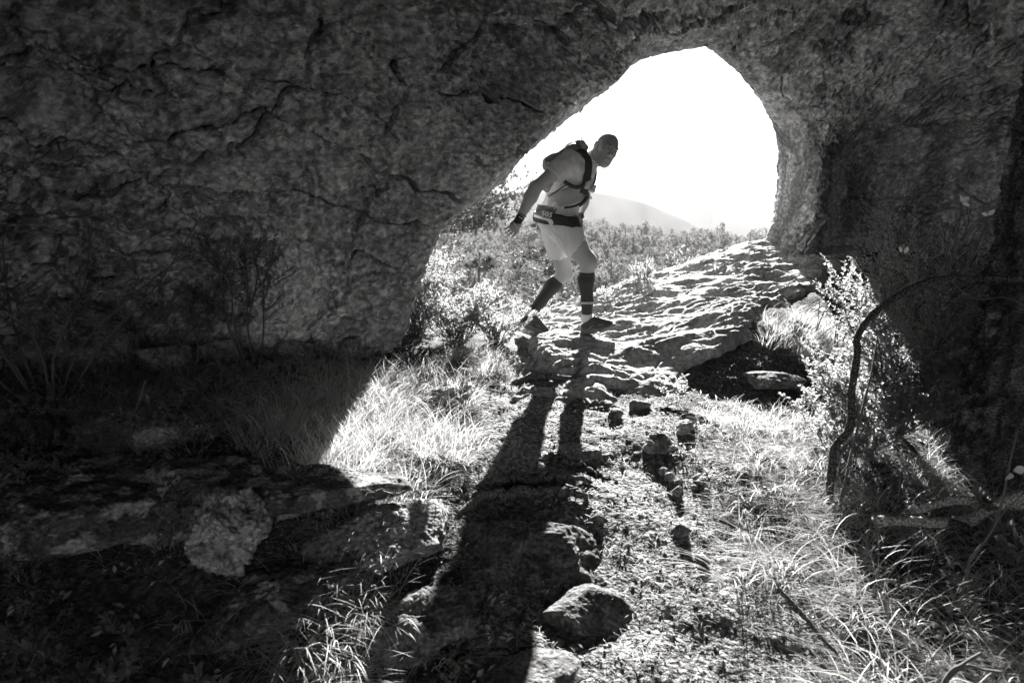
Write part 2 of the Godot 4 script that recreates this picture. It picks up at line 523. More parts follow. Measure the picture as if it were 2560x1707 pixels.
func make_arch() -> void:
	var rim := []
	for r in RIM:
		rim.append(Vector3(r[0], r[1], r[2]))
	# rows of the near side at every rim point: the offsets between given ones are blended
	var rows := []
	for k in rim.size():
		var i := 0
		while i < WALL.size() - 2 and WALL[i + 1][0] <= k:
			i += 1
		var t := float(k - WALL[i][0]) / float(WALL[i + 1][0] - WALL[i][0])
		var row := [rim[k]]
		for s in range(1, 8):
			var q := []
			for j in [maxi(i - 1, 0), i, i + 1, mini(i + 2, WALL.size() - 1)]:
				q.append(Vector3(WALL[j][s][0], WALL[j][s][1], WALL[j][s][2]) - rim[WALL[j][0]])
			row.append(rim[k] + cr(q[0], q[1], q[2], q[3], t))
		# the far side flares out behind the edge
		var out: Vector3 = rim[k] - Vector3(1.2, 1.3, rim[k].z)
		out = out.normalized()
		row.push_front(rim[k] + out * 0.34 + Vector3(0, 0, -0.30))
		row.push_front(rim[k] + out * 1.6 + Vector3(0, 0, -0.85))
		row.push_front(rim[k] + out * 7.5 + Vector3(0, 0, -1.6))
		rows.append(row)
	# u: steps along the edge, s: steps across
	var us := PackedFloat32Array()
	var lengths := 0.0
	for k in rim.size() - 1:
		var steps := int(maxf(rim[k].distance_to(rim[k + 1]) * 1.35, 0.25) / 0.0115)
		for i in steps:
			us.append(k + float(i) / steps)
	us.append(rim.size() - 1.0)
	var ss := spaced([0.0, 0.25, 1.0, 0.08, 2.0, 0.06, 3.0, 0.016, 4.0, 0.0105, 6.0, 0.0125, 7.0, 0.1, 10.0])
	var w := us.size()
	var b := PackedVector3Array()
	b.resize(w * ss.size())
	for i in w:
		var u := us[i]
		var k := clampi(int(u), 0, rim.size() - 2)
		var t := u - k
		var line := []
		for s in 11:
			line.append(cr(rows[maxi(k - 1, 0)][s], rows[k][s], rows[k + 1][s], rows[mini(k + 2, rim.size() - 1)][s], t))
		for j in ss.size():
			b[j * w + i] = along(line, ss[j])
	var n_big := noise(51, 0.55, 2)
	var n_mid := noise(52, 1.9, 3)
	var n_small := noise(53, 9.0, 4)
	var n_step := noise(54, 0.8, 4)
	var n_crack := noise(55, 1.9, 4)
	var n_where := noise(56, 1.3, 2)
	var n_pit := noise(57, 5.0, 2)
	var a_big := noise(61, 0.8, 3)
	var a_dark := noise(62, 6.5, 5)
	var a_fine := noise(63, 22.0, 3)
	var a_lichen := noise(64, 7.0, 5)
	var a_speck := noise(65, 17.0, 3)
	var a_streak := noise(66, 1.0, 3)
	var p := PackedVector3Array()
	var c := PackedColorArray()
	p.resize(b.size())
	c.resize(b.size())
	var h := ss.size()
	for j in h:
		var free := sst(0.0, 0.9, absf(ss[j] - 3.0))
		for i in w:
			var q := b[j * w + i]
			var nn := (b[j * w + mini(i + 1, w - 1)] - b[j * w + maxi(i - 1, 0)]).cross(b[mini(j + 1, h - 1) * w + i] - b[maxi(j - 1, 0) * w + i]).normalized()
			# broken beds tilt down to the right on the left wall; the right wall is smoother
			var calm := sst(0.6, 2.4, q.x)
			var rugged := (0.15 + 0.85 * free) * (1.0 - 0.6 * calm)
			var d := free * (0.13 * n_big.get_noise_3dv(q) + 0.04 * n_mid.get_noise_3dv(q))
			d += (0.4 + 0.6 * rugged) * 0.030 * n_small.get_noise_3dv(q * Vector3(1.0, 1.5, 1.0))
			for fam in 2:
				var along_bed: float
				if fam == 0:
					along_bed = (q.y + 0.34 * q.x + 0.22 * q.z) / 0.40 + 1.15 * n_step.get_noise_3dv(q * Vector3(0.8, 1.1, 0.8)) + 0.16 * n_small.get_noise_3dv(q * 0.45)
				else:
					along_bed = (q.x - 0.75 * q.y - 0.3 * q.z) / 0.85 + 1.0 * n_step.get_noise_3dv(q * 0.9 + Vector3(5, 9, 2)) + 0.2 * n_small.get_noise_3dv(q * 0.4)
				var fr := along_bed - floorf(along_bed)
				var show := sst(-0.06, 0.14, n_where.get_noise_3dv(q + Vector3(fam * 11.0, 0, floorf(along_bed) * 3.7)))
				# each bed stands proud along its lower edge and is undercut by a dark crack
				d += rugged * show * (0.095 if fam == 0 else 0.045) * ((1.0 - fr) * (1.0 - fr) - 0.33)
				d -= rugged * show * (0.125 if fam == 0 else 0.08) * (1.0 - sst(0.01, 0.075, 1.0 - fr))
			var flake := n_crack.get_noise_3dv(q * Vector3(1.0, 1.6, 1.0)) * 4.0
			var ffl := floorf(flake)
			d += rugged * 0.028 * (ffl + sst(0.0, 0.07, flake - ffl))
			d -= 0.03 * sst(0.42, 0.7, n_pit.get_noise_3dv(q * Vector3(1, 1.4, 1)))
			for hole in [[0.02, 2.42, -4.15, 0.10, 0.045, 0.16], [-2.15, 0.58, -3.92, 0.34, 0.10, 0.16], [-2.85, 0.52, -3.7, 0.20, 0.08, 0.12], [3.55, 3.0, -4.9, 0.09, 0.11, 0.18], [4.4, 1.28, -6.1, 0.35, 0.03, 0.07]]:
				if absf(q.z - hole[2]) < 0.6:
					var far := Vector2((q.x - hole[0] + 0.06 * n_small.get_noise_3dv(q * 0.5)) / hole[3], (q.y - hole[1] + 0.05 * n_mid.get_noise_3dv(q * 2.0)) / hole[4]).length()
					d -= hole[5] * (1.0 - sst(0.6, 1.25, far))
			p[j * w + i] = q + nn * d
			var dark := sst(0.0, 0.16, a_dark.get_noise_3dv(q * Vector3(1.0, 1.25, 1.0)) + 0.1 * a_fine.get_noise_3dv(q))
			var l := 0.47 * (1.0 + 0.45 * a_big.get_noise_3dv(q)) * (1.0 - (0.5 - 0.32 * sst(-2.0, -0.5, q.x)) * dark) * (1.0 + 0.38 * a_fine.get_noise_3dv(q))
			# a big pale lichen crust low on the left wall, lesser ones over the rest
			var near_patch := maxf(0.0, 1.0 - Vector2((q.x + 1.55) / 0.42, (q.y - 0.82) / 0.42).length()) if q.z > -4.6 and q.x < 0.0 else 0.0
			var li := a_lichen.get_noise_3dv(q)
			var lichen := sst(0.22, 0.26, li + 1.15 * near_patch + 0.07 - 0.16 * sst(-2.2, -0.3, q.x))
			l = lerpf(l, 0.92 + 0.2 * a_fine.get_noise_3dv(q), lichen * (0.95 if near_patch > 0.0 else 0.5))
			# pale specks and scabs, thickest on the left; dark water streaks down the right wall
			l = lerpf(l, 0.85, 0.45 * sst(0.26, 0.34, a_speck.get_noise_3dv(q) + 0.25 * a_big.get_noise_3dv(q * 1.4) - 0.10 * calm))
			l *= 1.0 - 0.5 * calm * sst(-0.1, 0.3, a_streak.get_noise_3dv(q * Vector3(3.0, 0.7, 3.0)))
			l = clampf(l, 0.04, 0.85)
			c[j * w + i] = Color(l, l, l)
	var o := put("rock_arch", grid_mesh(p, w, false, c), M.rock)
	setting(o, "natural limestone arch with cracked lichen-spotted walls round the opening")

# ------------------------------------------------------------------ the valley beyond
var n_land: FastNoiseLite
func land_y(x: float, z: float) -> float:
	if n_land == null:
		n_land = noise(71, 0.02, 4)
	var d := -z
	var y := 0.0
	var hill := -10.8 - 0.0048 * maxf(x - 12.0, 0.0) * maxf(x - 12.0, 0.0) + 0.02 * maxf(-x - 20.0, 0.0)     # crest of the wooded hill
	var stops := [
		[6.0, -1.2], [9.0, -3.2], [16.0, -6.3], [30.0, -10.0], [50.0, -13.2], [70.0, -12.2], [105.0, -9.6], [140.0, hill - 0.4], [160.0, hill], [190.0, -16.0], [300.0, -60.0],
	]
	var off := x - 60.0
	var ridge := 1.0 - off * off * (0.0016 if off > 0.0 else 0.0004)
	stops.append_array([[420.0, -58.0 + ridge * 0.3], [760.0, ridge], [850.0, ridge - 28.0], [930.0, -64.0], [1200.0, -9.0 + 9.0 * exp(-pow((x - 330.0) / 170.0, 2.0)) + 6.0 * n_land.get_noise_2d(x * 0.35, 77.0)], [1500.0, -60.0], [3000.0, -60.0]])
	var i := 0
	while i < stops.size() - 2 and d > stops[i + 1][0]:
		i += 1
	var t := clampf((d - stops[i][0]) / (stops[i + 1][0] - stops[i][0]), 0.0, 1.0)
	y = lerpf(stops[i][1], stops[i + 1][1], t)
	var rough := minf(d * 0.012, 4.0)
	y += rough * n_land.get_noise_2d(x * 60.0 / (60.0 + d * 0.35), z * 60.0 / (60.0 + d * 0.35))
	return y

func make_land() -> void:
	var p := PackedVector3Array()
	var c := PackedColorArray()
	var zs := PackedFloat32Array()
	var d := 5.6
	while d < 2600.0:
		zs.append(-d)
		d *= 1.045
	var speck := noise(72, 0.35, 4)
	var w := 161
	for j in zs.size():
		var z := zs[j]
		var wide := 30.0 - 1.1 * z
		for i in w:
			var x := (float(i) / (w - 1) * 2.0 - 1.0) * wide
			var y := land_y(x, z)
			p.append(Vector3(x, y, z))
			var s := clampf(0.05 + 0.05 * speck.get_noise_2d(x * 40.0 / (40.0 - z * 0.5), z * 40.0 / (40.0 - z * 0.5)), 0.015, 0.2)
			c.append(Color(s, s, s))
	setting(put("valley", grid_mesh(p, w, false, c), M.land), "hazy valley and hills beyond the arch")

# ------------------------------------------------------------------ smooth bodies: a field of distances meshed as surface nets
class Field:
	var o: Vector3
	var s: float
	var nx: int
	var ny: int
	var nz: int
	var d := PackedFloat32Array()

	func _init(lo: Vector3, hi: Vector3, cell: float) -> void:
		o = lo
		s = cell
		nx = int((hi.x - lo.x) / cell) + 2
		ny = int((hi.y - lo.y) / cell) + 2
		nz = int((hi.z - lo.z) / cell) + 2
		d.resize(nx * ny * nz)
		d.fill(1.0)

	func span(lo: Vector3, hi: Vector3) -> Array:
		return [maxi(int((lo.x - o.x) / s), 0), mini(int((hi.x - o.x) / s) + 2, nx), maxi(int((lo.y - o.y) / s), 0), mini(int((hi.y - o.y) / s) + 2, ny), maxi(int((lo.z - o.z) / s), 0), mini(int((hi.z - o.z) / s) + 2, nz)]

	func capsule(a: Vector3, b: Vector3, ra: float, rb: float, k := 0.03, carve := false) -> void:
		var m := maxf(ra, rb) + k + 4.0 * s
		var lo := Vector3(minf(a.x, b.x), minf(a.y, b.y), minf(a.z, b.z)) - Vector3.ONE * m
		var hi := Vector3(maxf(a.x, b.x), maxf(a.y, b.y), maxf(a.z, b.z)) + Vector3.ONE * m
		var r := span(lo, hi)
		var ab := b - a
		var q := 1.0 / maxf(ab.length_squared(), 1e-9)
		for z in range(r[4], r[5]):
			for y in range(r[2], r[3]):
				var i: int = (z * ny + y) * nx + r[0]
				var p := o + Vector3(r[0], y, z) * s
				for x in range(r[0], r[1]):
					var t := clampf((p - a).dot(ab) * q, 0.0, 1.0)
					var e := p.distance_to(a + ab * t) - lerpf(ra, rb, t)
					join(i, e, k, carve)
					p.x += s
					i += 1

	func join(i: int, e: float, k: float, carve: bool) -> void:
		var c := d[i]
		if carve:
			e = -e
			var g := maxf(k - absf(c - e), 0.0) / k
			d[i] = maxf(c, e) + g * g * k * 0.25
		else:
			var g := maxf(k - absf(c - e), 0.0) / k
			d[i] = minf(c, e) - g * g * k * 0.25

	# an ellipsoid, or with box > 0 a box with rounded edges, in the axes of b
	func blob(c: Vector3, b: Basis, h: Vector3, k := 0.03, carve := false, box := 0.0) -> void:
		var m := k + 4.0 * s
		var ext := Vector3.ZERO
		for a in 3:
			ext[a] = (absf(b.x[a]) * h.x + absf(b.y[a]) * h.y + absf(b.z[a]) * h.z) + m
		var r := span(c - ext, c + ext)
		for z in range(r[4], r[5]):
			for y in range(r[2], r[3]):
				var i: int = (z * ny + y) * nx + r[0]
				var p := o + Vector3(r[0], y, z) * s - c
				for x in range(r[0], r[1]):
					var v := Vector3(p.dot(b.x), p.dot(b.y), p.dot(b.z))
					var e: float
					if box > 0.0:
						var w := v.abs() - h + Vector3.ONE * box
						e = w.max(Vector3.ZERO).length() + minf(maxf(w.x, maxf(w.y, w.z)), 0.0) - box
					else:
						var u := v / h
						var k0 := u.length()
						e = k0 * (k0 - 1.0) / maxf((u / h).length(), 1e-6)
					join(i, e, k, carve)
					p.x += s
					i += 1

	func cut(n: Vector3, at: Vector3) -> void:           # keeps what lies against n
		n = n.normalized()
		for z in nz:
			for y in ny:
				var i := (z * ny + y) * nx
				var e := n.dot(o + Vector3(0, y, z) * s - at)
				for x in nx:
					if d[i] < e:
						d[i] = e
					e += n.x * s
					i += 1

	func roughen(f: FastNoiseLite, amp: float, stretch := Vector3.ONE) -> void:
		for z in nz:
			for y in ny:
				var i := (z * ny + y) * nx
				for x in nx:
					if absf(d[i]) < 0.04:
						d[i] += amp * f.get_noise_3dv((o + Vector3(x, y, z) * s) * stretch)
					i += 1

	func net(into: Soup) -> void:
		var at := PackedInt32Array()
		at.resize(nx * ny * nz)
		at.fill(-1)
		var sx := 1
		var sy := nx
		var sz := nx * ny
		var corners := [0, sx, sy, sx + sy, sz, sz + sx, sz + sy, sz + sx + sy]
		var cv := [Vector3(0, 0, 0), Vector3(1, 0, 0), Vector3(0, 1, 0), Vector3(1, 1, 0), Vector3(0, 0, 1), Vector3(1, 0, 1), Vector3(0, 1, 1), Vector3(1, 1, 1)]
		var edges := [[0, 1], [2, 3], [4, 5], [6, 7], [0, 2], [1, 3], [4, 6], [5, 7], [0, 4], [1, 5], [2, 6], [3, 7]]
		var reach := s * 3.4
		for z in nz - 1:
			for y in ny - 1:
				var i := (z * ny + y) * nx - 1
				for x in nx - 1:
					i += 1
					if absf(d[i]) > reach:
						continue
					var inside := 0
					for k in 8:
						if d[i + corners[k]] < 0.0:
							inside += 1
					if inside == 0 or inside == 8:
						continue
					var sum := Vector3.ZERO
					var count := 0
					for e in edges:
						var a := d[i + corners[e[0]]]
						var b := d[i + corners[e[1]]]
						if (a < 0.0) != (b < 0.0):
							sum += cv[e[0]].lerp(cv[e[1]], a / (a - b))
							count += 1
					var g := Vector3(d[i + sx] - d[i] + d[i + sx + sy + sz] - d[i + sy + sz], d[i + sy] - d[i] + d[i + sx + sy + sz] - d[i + sx + sz], d[i + sz] - d[i] + d[i + sx + sy + sz] - d[i + sx + sy])
					at[i] = into.p.size()
					into.p.append(o + (Vector3(x, y, z) + sum / count) * s)
					into.n.append(g.normalized())
		for z in range(1, nz - 1):
			for y in range(1, ny - 1):
				var i := (z * ny + y) * nx
				for x in range(1, nx - 1):
					i = (z * ny + y) * nx + x
					if absf(d[i]) > reach:
						continue
					var here := d[i] < 0.0
					for axis in 3:
						var step: int = [sx, sy, sz][axis]
						if (d[i + step] < 0.0) == here:
							continue
						var u: int = [sy, sz, sx][axis]
						var v: int = [sz, sx, sy][axis]
						var a := at[i - u - v]
						var b := at[i - v]
						var c := at[i]
						var e := at[i - u]
						if a < 0 or b < 0 or c < 0 or e < 0:
							continue
						if here:
							into.ix.append_array([a, c, b, a, e, c])
						else:
							into.ix.append_array([a, b, c, a, c, e])

	func mesh() -> ArrayMesh:
		var q := Soup.new()
		net(q)
		return q.mesh()

func frame(up: Vector3, fwd: Vector3) -> Basis:           # columns: side, up, forward
	up = up.normalized()
	fwd = (fwd - up * fwd.dot(up)).normalized()
	return Basis(up.cross(fwd), up, fwd)

func v3(x: float, y: float, z: float) -> Vector3:
	return Vector3(x, y, z)

# the runner, in metres from a point between the feet; x runs the way the runner goes, z towards the lens
var J := {
	"shoulder_r": Vector3(-0.045, 1.285, 0.145), "elbow_r": Vector3(-0.262, 1.118, 0.22), "wrist_r": Vector3(-0.372, 0.91, 0.24),
	"shoulder_l": Vector3(0.125, 1.29, -0.17), "elbow_l": Vector3(0.140, 1.05, -0.26), "wrist_l": Vector3(0.086, 0.88, -0.18),
	"hip_r": Vector3(-0.06, 0.84, 0.07), "hip_l": Vector3(-0.10, 0.83, -0.10), "knee_r": Vector3(0.138, 0.575, 0.13), "knee_l": Vector3(-0.018, 0.455, -0.12),
	"ankle_r": Vector3(0.143, 0.14, 0.10), "ankle_l": Vector3(-0.285, 0.132, -0.12), "neck": Vector3(0.125, 1.315, -0.015), "head": Vector3(0.262, 1.385, 0.0),
}

func torso(f: Field, grow: float) -> void:
	var spine := frame(v3(0.43, 0.9, 0), v3(0.88, -0.42, 0.45))
	var hips := frame(v3(0.12, 1, 0), v3(0.85, -0.1, 0.5))
	var g := Vector3.ONE * grow
	f.blob(v3(0.035, 1.185, -0.015), spine, v3(0.172, 0.175, 0.118) + g, 0.08)
	f.blob(v3(-0.045, 1.04, -0.02), frame(v3(0.4, 0.9, 0), v3(0.88, -0.4, 0.45)), v3(0.15, 0.16, 0.112) + g, 0.08)
	f.blob(v3(-0.09, 0.895, -0.02), hips, v3(0.16, 0.125, 0.125) + g, 0.08)
	f.capsule(J.shoulder_r + v3(0.04, 0.0, -0.03), J.shoulder_l + v3(-0.03, 0.0, 0.03), 0.062 + grow, 0.062 + grow, 0.08)
	f.capsule(v3(0.07, 1.25, -0.015), J.neck, 0.085 + grow, 0.06 + grow * 0.6, 0.06)

func hand(f: Field, wrist: Vector3, knuckles: Array, tips: Array, curl: Vector3, thumb: Array) -> void:
	for i in 4:
		var k: Vector3 = knuckles[i]
		f.capsule(wrist.lerp(k, 0.25), k, 0.015, 0.0125, 0.012)
		var bend: Vector3 = k.lerp(tips[i], 0.5) - curl
		f.capsule(k, bend, 0.0098, 0.0088, 0.004)
		f.capsule(bend, tips[i], 0.0088, 0.0072, 0.003)
	f.capsule(thumb[0], thumb[1], 0.015, 0.0105, 0.012)
	f.capsule(thumb[1], thumb[2], 0.0105, 0.008, 0.003)

func make_head(into: Soup) -> Basis:
	var b := frame(v3(0.40, 0.91, -0.02), v3(0.30, -0.06, 0.95))
	var c: Vector3 = J.head
	var w := func(x: float, y: float, z: float) -> Vector3: return c + b.x * x + b.y * y + b.z * z
	var f := Field.new(c - Vector3.ONE * 0.17, c + Vector3.ONE * 0.16, 0.0036)
	f.blob(w.call(0, 0.032, -0.022), b, v3(0.077, 0.088, 0.098), 0.03)
	f.blob(w.call(0, -0.03, 0.028), b, v3(0.062, 0.085, 0.066), 0.03)
	f.blob(w.call(0, -0.088, 0.046), b, v3(0.036, 0.034, 0.038), 0.03)
	f.capsule(w.call(-0.05, -0.06, 0.0), w.call(-0.012, -0.104, 0.06), 0.022, 0.018, 0.03)
	f.capsule(w.call(0.05, -0.06, 0.0), w.call(0.012, -0.104, 0.06), 0.022, 0.018, 0.03)
	f.capsule(w.call(-0.036, 0.026, 0.076), w.call(0.036, 0.026, 0.076), 0.014, 0.014, 0.014)
	f.capsule(w.call(-0.040, -0.022, 0.066), w.call(-0.046, -0.014, 0.052), 0.014, 0.016, 0.014)
	f.capsule(w.call(0.040, -0.022, 0.066), w.call(0.046, -0.014, 0.052), 0.014, 0.016, 0.014)
	for x in [-0.032, 0.032]:
		f.blob(w.call(x, 0.003, 0.099), b, v3(0.017, 0.0115, 0.016), 0.008, true)
		f.blob(w.call(x, 0.0, 0.076), b, v3(0.0135, 0.0135, 0.0135), 0.002)
		f.capsule(w.call(x - 0.012, 0.0065, 0.0865), w.call(x + 0.012, 0.0065, 0.0865), 0.0048, 0.0048, 0.004)
		f.capsule(w.call(x - 0.011, -0.0085, 0.0850), w.call(x + 0.011, -0.0085, 0.0850), 0.0036, 0.0036, 0.004)   # upper lid
	f.capsule(w.call(0, 0.015, 0.085), w.call(0, -0.030, 0.108), 0.0075, 0.0115, 0.012)
	f.capsule(w.call(-0.013, -0.036, 0.096), w.call(0.013, -0.036, 0.096), 0.0085, 0.0085, 0.008)
	f.blob(w.call(-0.008, -0.044, 0.104), b, v3(0.004, 0.004, 0.006), 0.004, true)
	f.blob(w.call(0.008, -0.044, 0.104), b, v3(0.004, 0.004, 0.006), 0.004, true)
	f.capsule(w.call(-0.018, -0.0655, 0.089), w.call(0.018, -0.0655, 0.089), 0.006, 0.006, 0.008)
	f.capsule(w.call(-0.016, -0.077, 0.087), w.call(0.016, -0.077, 0.087), 0.007, 0.007, 0.008)
	f.capsule(w.call(-0.021, -0.0705, 0.098), w.call(0.021, -0.0705, 0.098), 0.0028, 0.0028, 0.003, true)
	for x in [-1.0, 1.0]:
		var e := frame(b.y + b.z * -0.15, b.z * 0.35 + b.x * x * 0.9)
		f.blob(w.call(0.083 * x, 0.0, -0.022), e, v3(0.020, 0.033, 0.007), 0.006)
		f.blob(w.call(0.090 * x, 0.003, -0.018), e, v3(0.011, 0.02, 0.006), 0.004, true)
	f.capsule(w.call(0, -0.05, -0.03), J.neck, 0.056, 0.06, 0.03)
	f.net(into)
	return b

func limb(f: Field, q: Array, r: Array, k := 0.03) -> void:
	for i in q.size() - 1:
		f.capsule(q[i], q[i + 1], r[i], r[i + 1], k)

func calf(f: Field, knee: Vector3, ankle: Vector3, back: Vector3, grow := 0.0) -> void:
	f.capsule(knee, knee.lerp(ankle, 0.30) + back * 0.012, 0.055 + grow, 0.053 + grow, 0.02)
	f.capsule(knee.lerp(ankle, 0.30) + back * 0.014, knee.lerp(ankle, 0.68), 0.055 + grow, 0.040 + grow, 0.03)
	f.capsule(knee.lerp(ankle, 0.68), ankle, 0.040 + grow, 0.036 + grow, 0.03)

func shoe(person: Node3D, heel: Vector3, toe: Vector3, up: Vector3, ankle: Vector3) -> void:
	var f := (toe - heel).normalized()
	var b := frame(up, f)
	up = b.y
	var n := Node3D.new()
	n.name = "shoe"
	person.add_child(n, true)
	var lo := Vector3(minf(heel.x, toe.x), minf(heel.y, toe.y), minf(heel.z, toe.z)) - Vector3.ONE * 0.075
	var hi := Vector3(maxf(heel.x, toe.x), maxf(heel.y, toe.y), maxf(heel.z, toe.z)) + v3(0.075, 0.16, 0.075)
	var u := Field.new(lo, hi, 0.004)
	var l := heel.distance_to(toe)
	# upper: heel cup, padded collar, instep sloping to a round toe
	u.blob(heel + f * 0.040 + up * 0.045, b, v3(0.034, 0.052, 0.044), 0.015)
	u.capsule(heel + f * 0.035 + up * 0.085, ankle + up * -0.022 + f * 0.004, 0.040, 0.045, 0.015)
	u.capsule(heel + f * 0.095 + up * 0.078, heel + f * 0.205 + up * 0.032, 0.037, 0.030, 0.03)
	u.blob(heel + f * 0.115 + up * 0.035, b, v3(0.042, 0.030, 0.085), 0.02)
	u.blob(heel + f * 0.205 + up * 0.024, b, v3(0.046, 0.030, 0.052), 0.02)
	u.capsule(ankle + up * -0.025, ankle + up * 0.1, 0.037, 0.037, 0.006, true)
	u.cut(up + f * -0.45, ankle + up * -0.008)
	u.cut(-up, heel + up * 0.016)
	put("upper", u.mesh(), M.shoe, n)
	# midsole: thick under the heel, waisted, turned up at the toe
	var so := Field.new(lo, hi, 0.004)
	so.blob(heel + f * 0.050 + up * 0.010, b, v3(0.042, 0.024, 0.060), 0.01, false, 0.018)
	so.blob(heel + f * 0.125 + up * 0.006, b, v3(0.038, 0.018, 0.065), 0.025, false, 0.014)
	so.blob(heel + f * 0.200 + up * 0.011, frame(up - f * 0.24, f), v3(0.047, 0.016, 0.062), 0.025, false, 0.014)
	so.capsule(heel + f * 0.015 + up * 0.03, heel + f * 0.008 + up * 0.055, 0.016, 0.008, 0.02)
	put("sole", so.mesh(), M.sole, n)
	var t := Soup.new()
	for i in 5:
		var c := heel + f * (0.112 + 0.020 * i) + up * (0.112 - 0.0125 * i)
		t.tube(PackedVector3Array([c - b.x * 0.027 - up * 0.014, c - b.x * 0.012 + up * 0.002, c + b.x * 0.012 + up * 0.002 + f * 0.006, c + b.x * 0.027 - up * 0.014 + f * 0.006]), PackedFloat32Array([0.003, 0.003, 0.003, 0.003]), 5)
	t.tube(curve([heel + f * 0.11 + up * 0.118, heel + f * 0.125 + up * 0.128 + b.x * 0.02, heel + f * 0.15 + up * 0.106 + b.x * 0.034], 8), taper(0.0028, 0.0028, 9), 5)
	put("laces", t.mesh(), M.laces, n)
	var st := Soup.new()                                # the pale flash on the outer side
	var side: Vector3 = b.x if b.x.z > 0.0 else -b.x
	for k in 2:
		var c0 := heel + f * (0.06 + 0.05 * k) + up * 0.034 + side * 0.040
		st.tube(PackedVector3Array([c0, c0 + f * 0.03 + up * 0.012 - side * 0.002, c0 + f * 0.06 + up * 0.008 - side * 0.002]), PackedFloat32Array([0.0022, 0.003, 0.0015]), 5)
	put("stripe", st.mesh(), M.grey_cloth, n)

func band(f: Field, mid: Vector3, along_: Vector3, half: float) -> void:
	f.cut(along_, mid + along_.normalized() * half)
	f.cut(-along_, mid - along_.normalized() * half)

func letters(text: String, height: float, m: Material, parent: Node, called: String, at: Vector3, b: Basis, bold := true) -> void:
	var t := TextMesh.new()
	var fnt := SystemFont.new()
	fnt.font_names = PackedStringArray(["Droid Sans"])
	fnt.font_weight = 700 if bold else 400
	t.font = fnt
	t.text = text
	t.font_size = 32
	t.pixel_size = height / 24.0
	t.depth = 0.0012
	var o := put(called, t, m, parent, at)
	o.basis = b

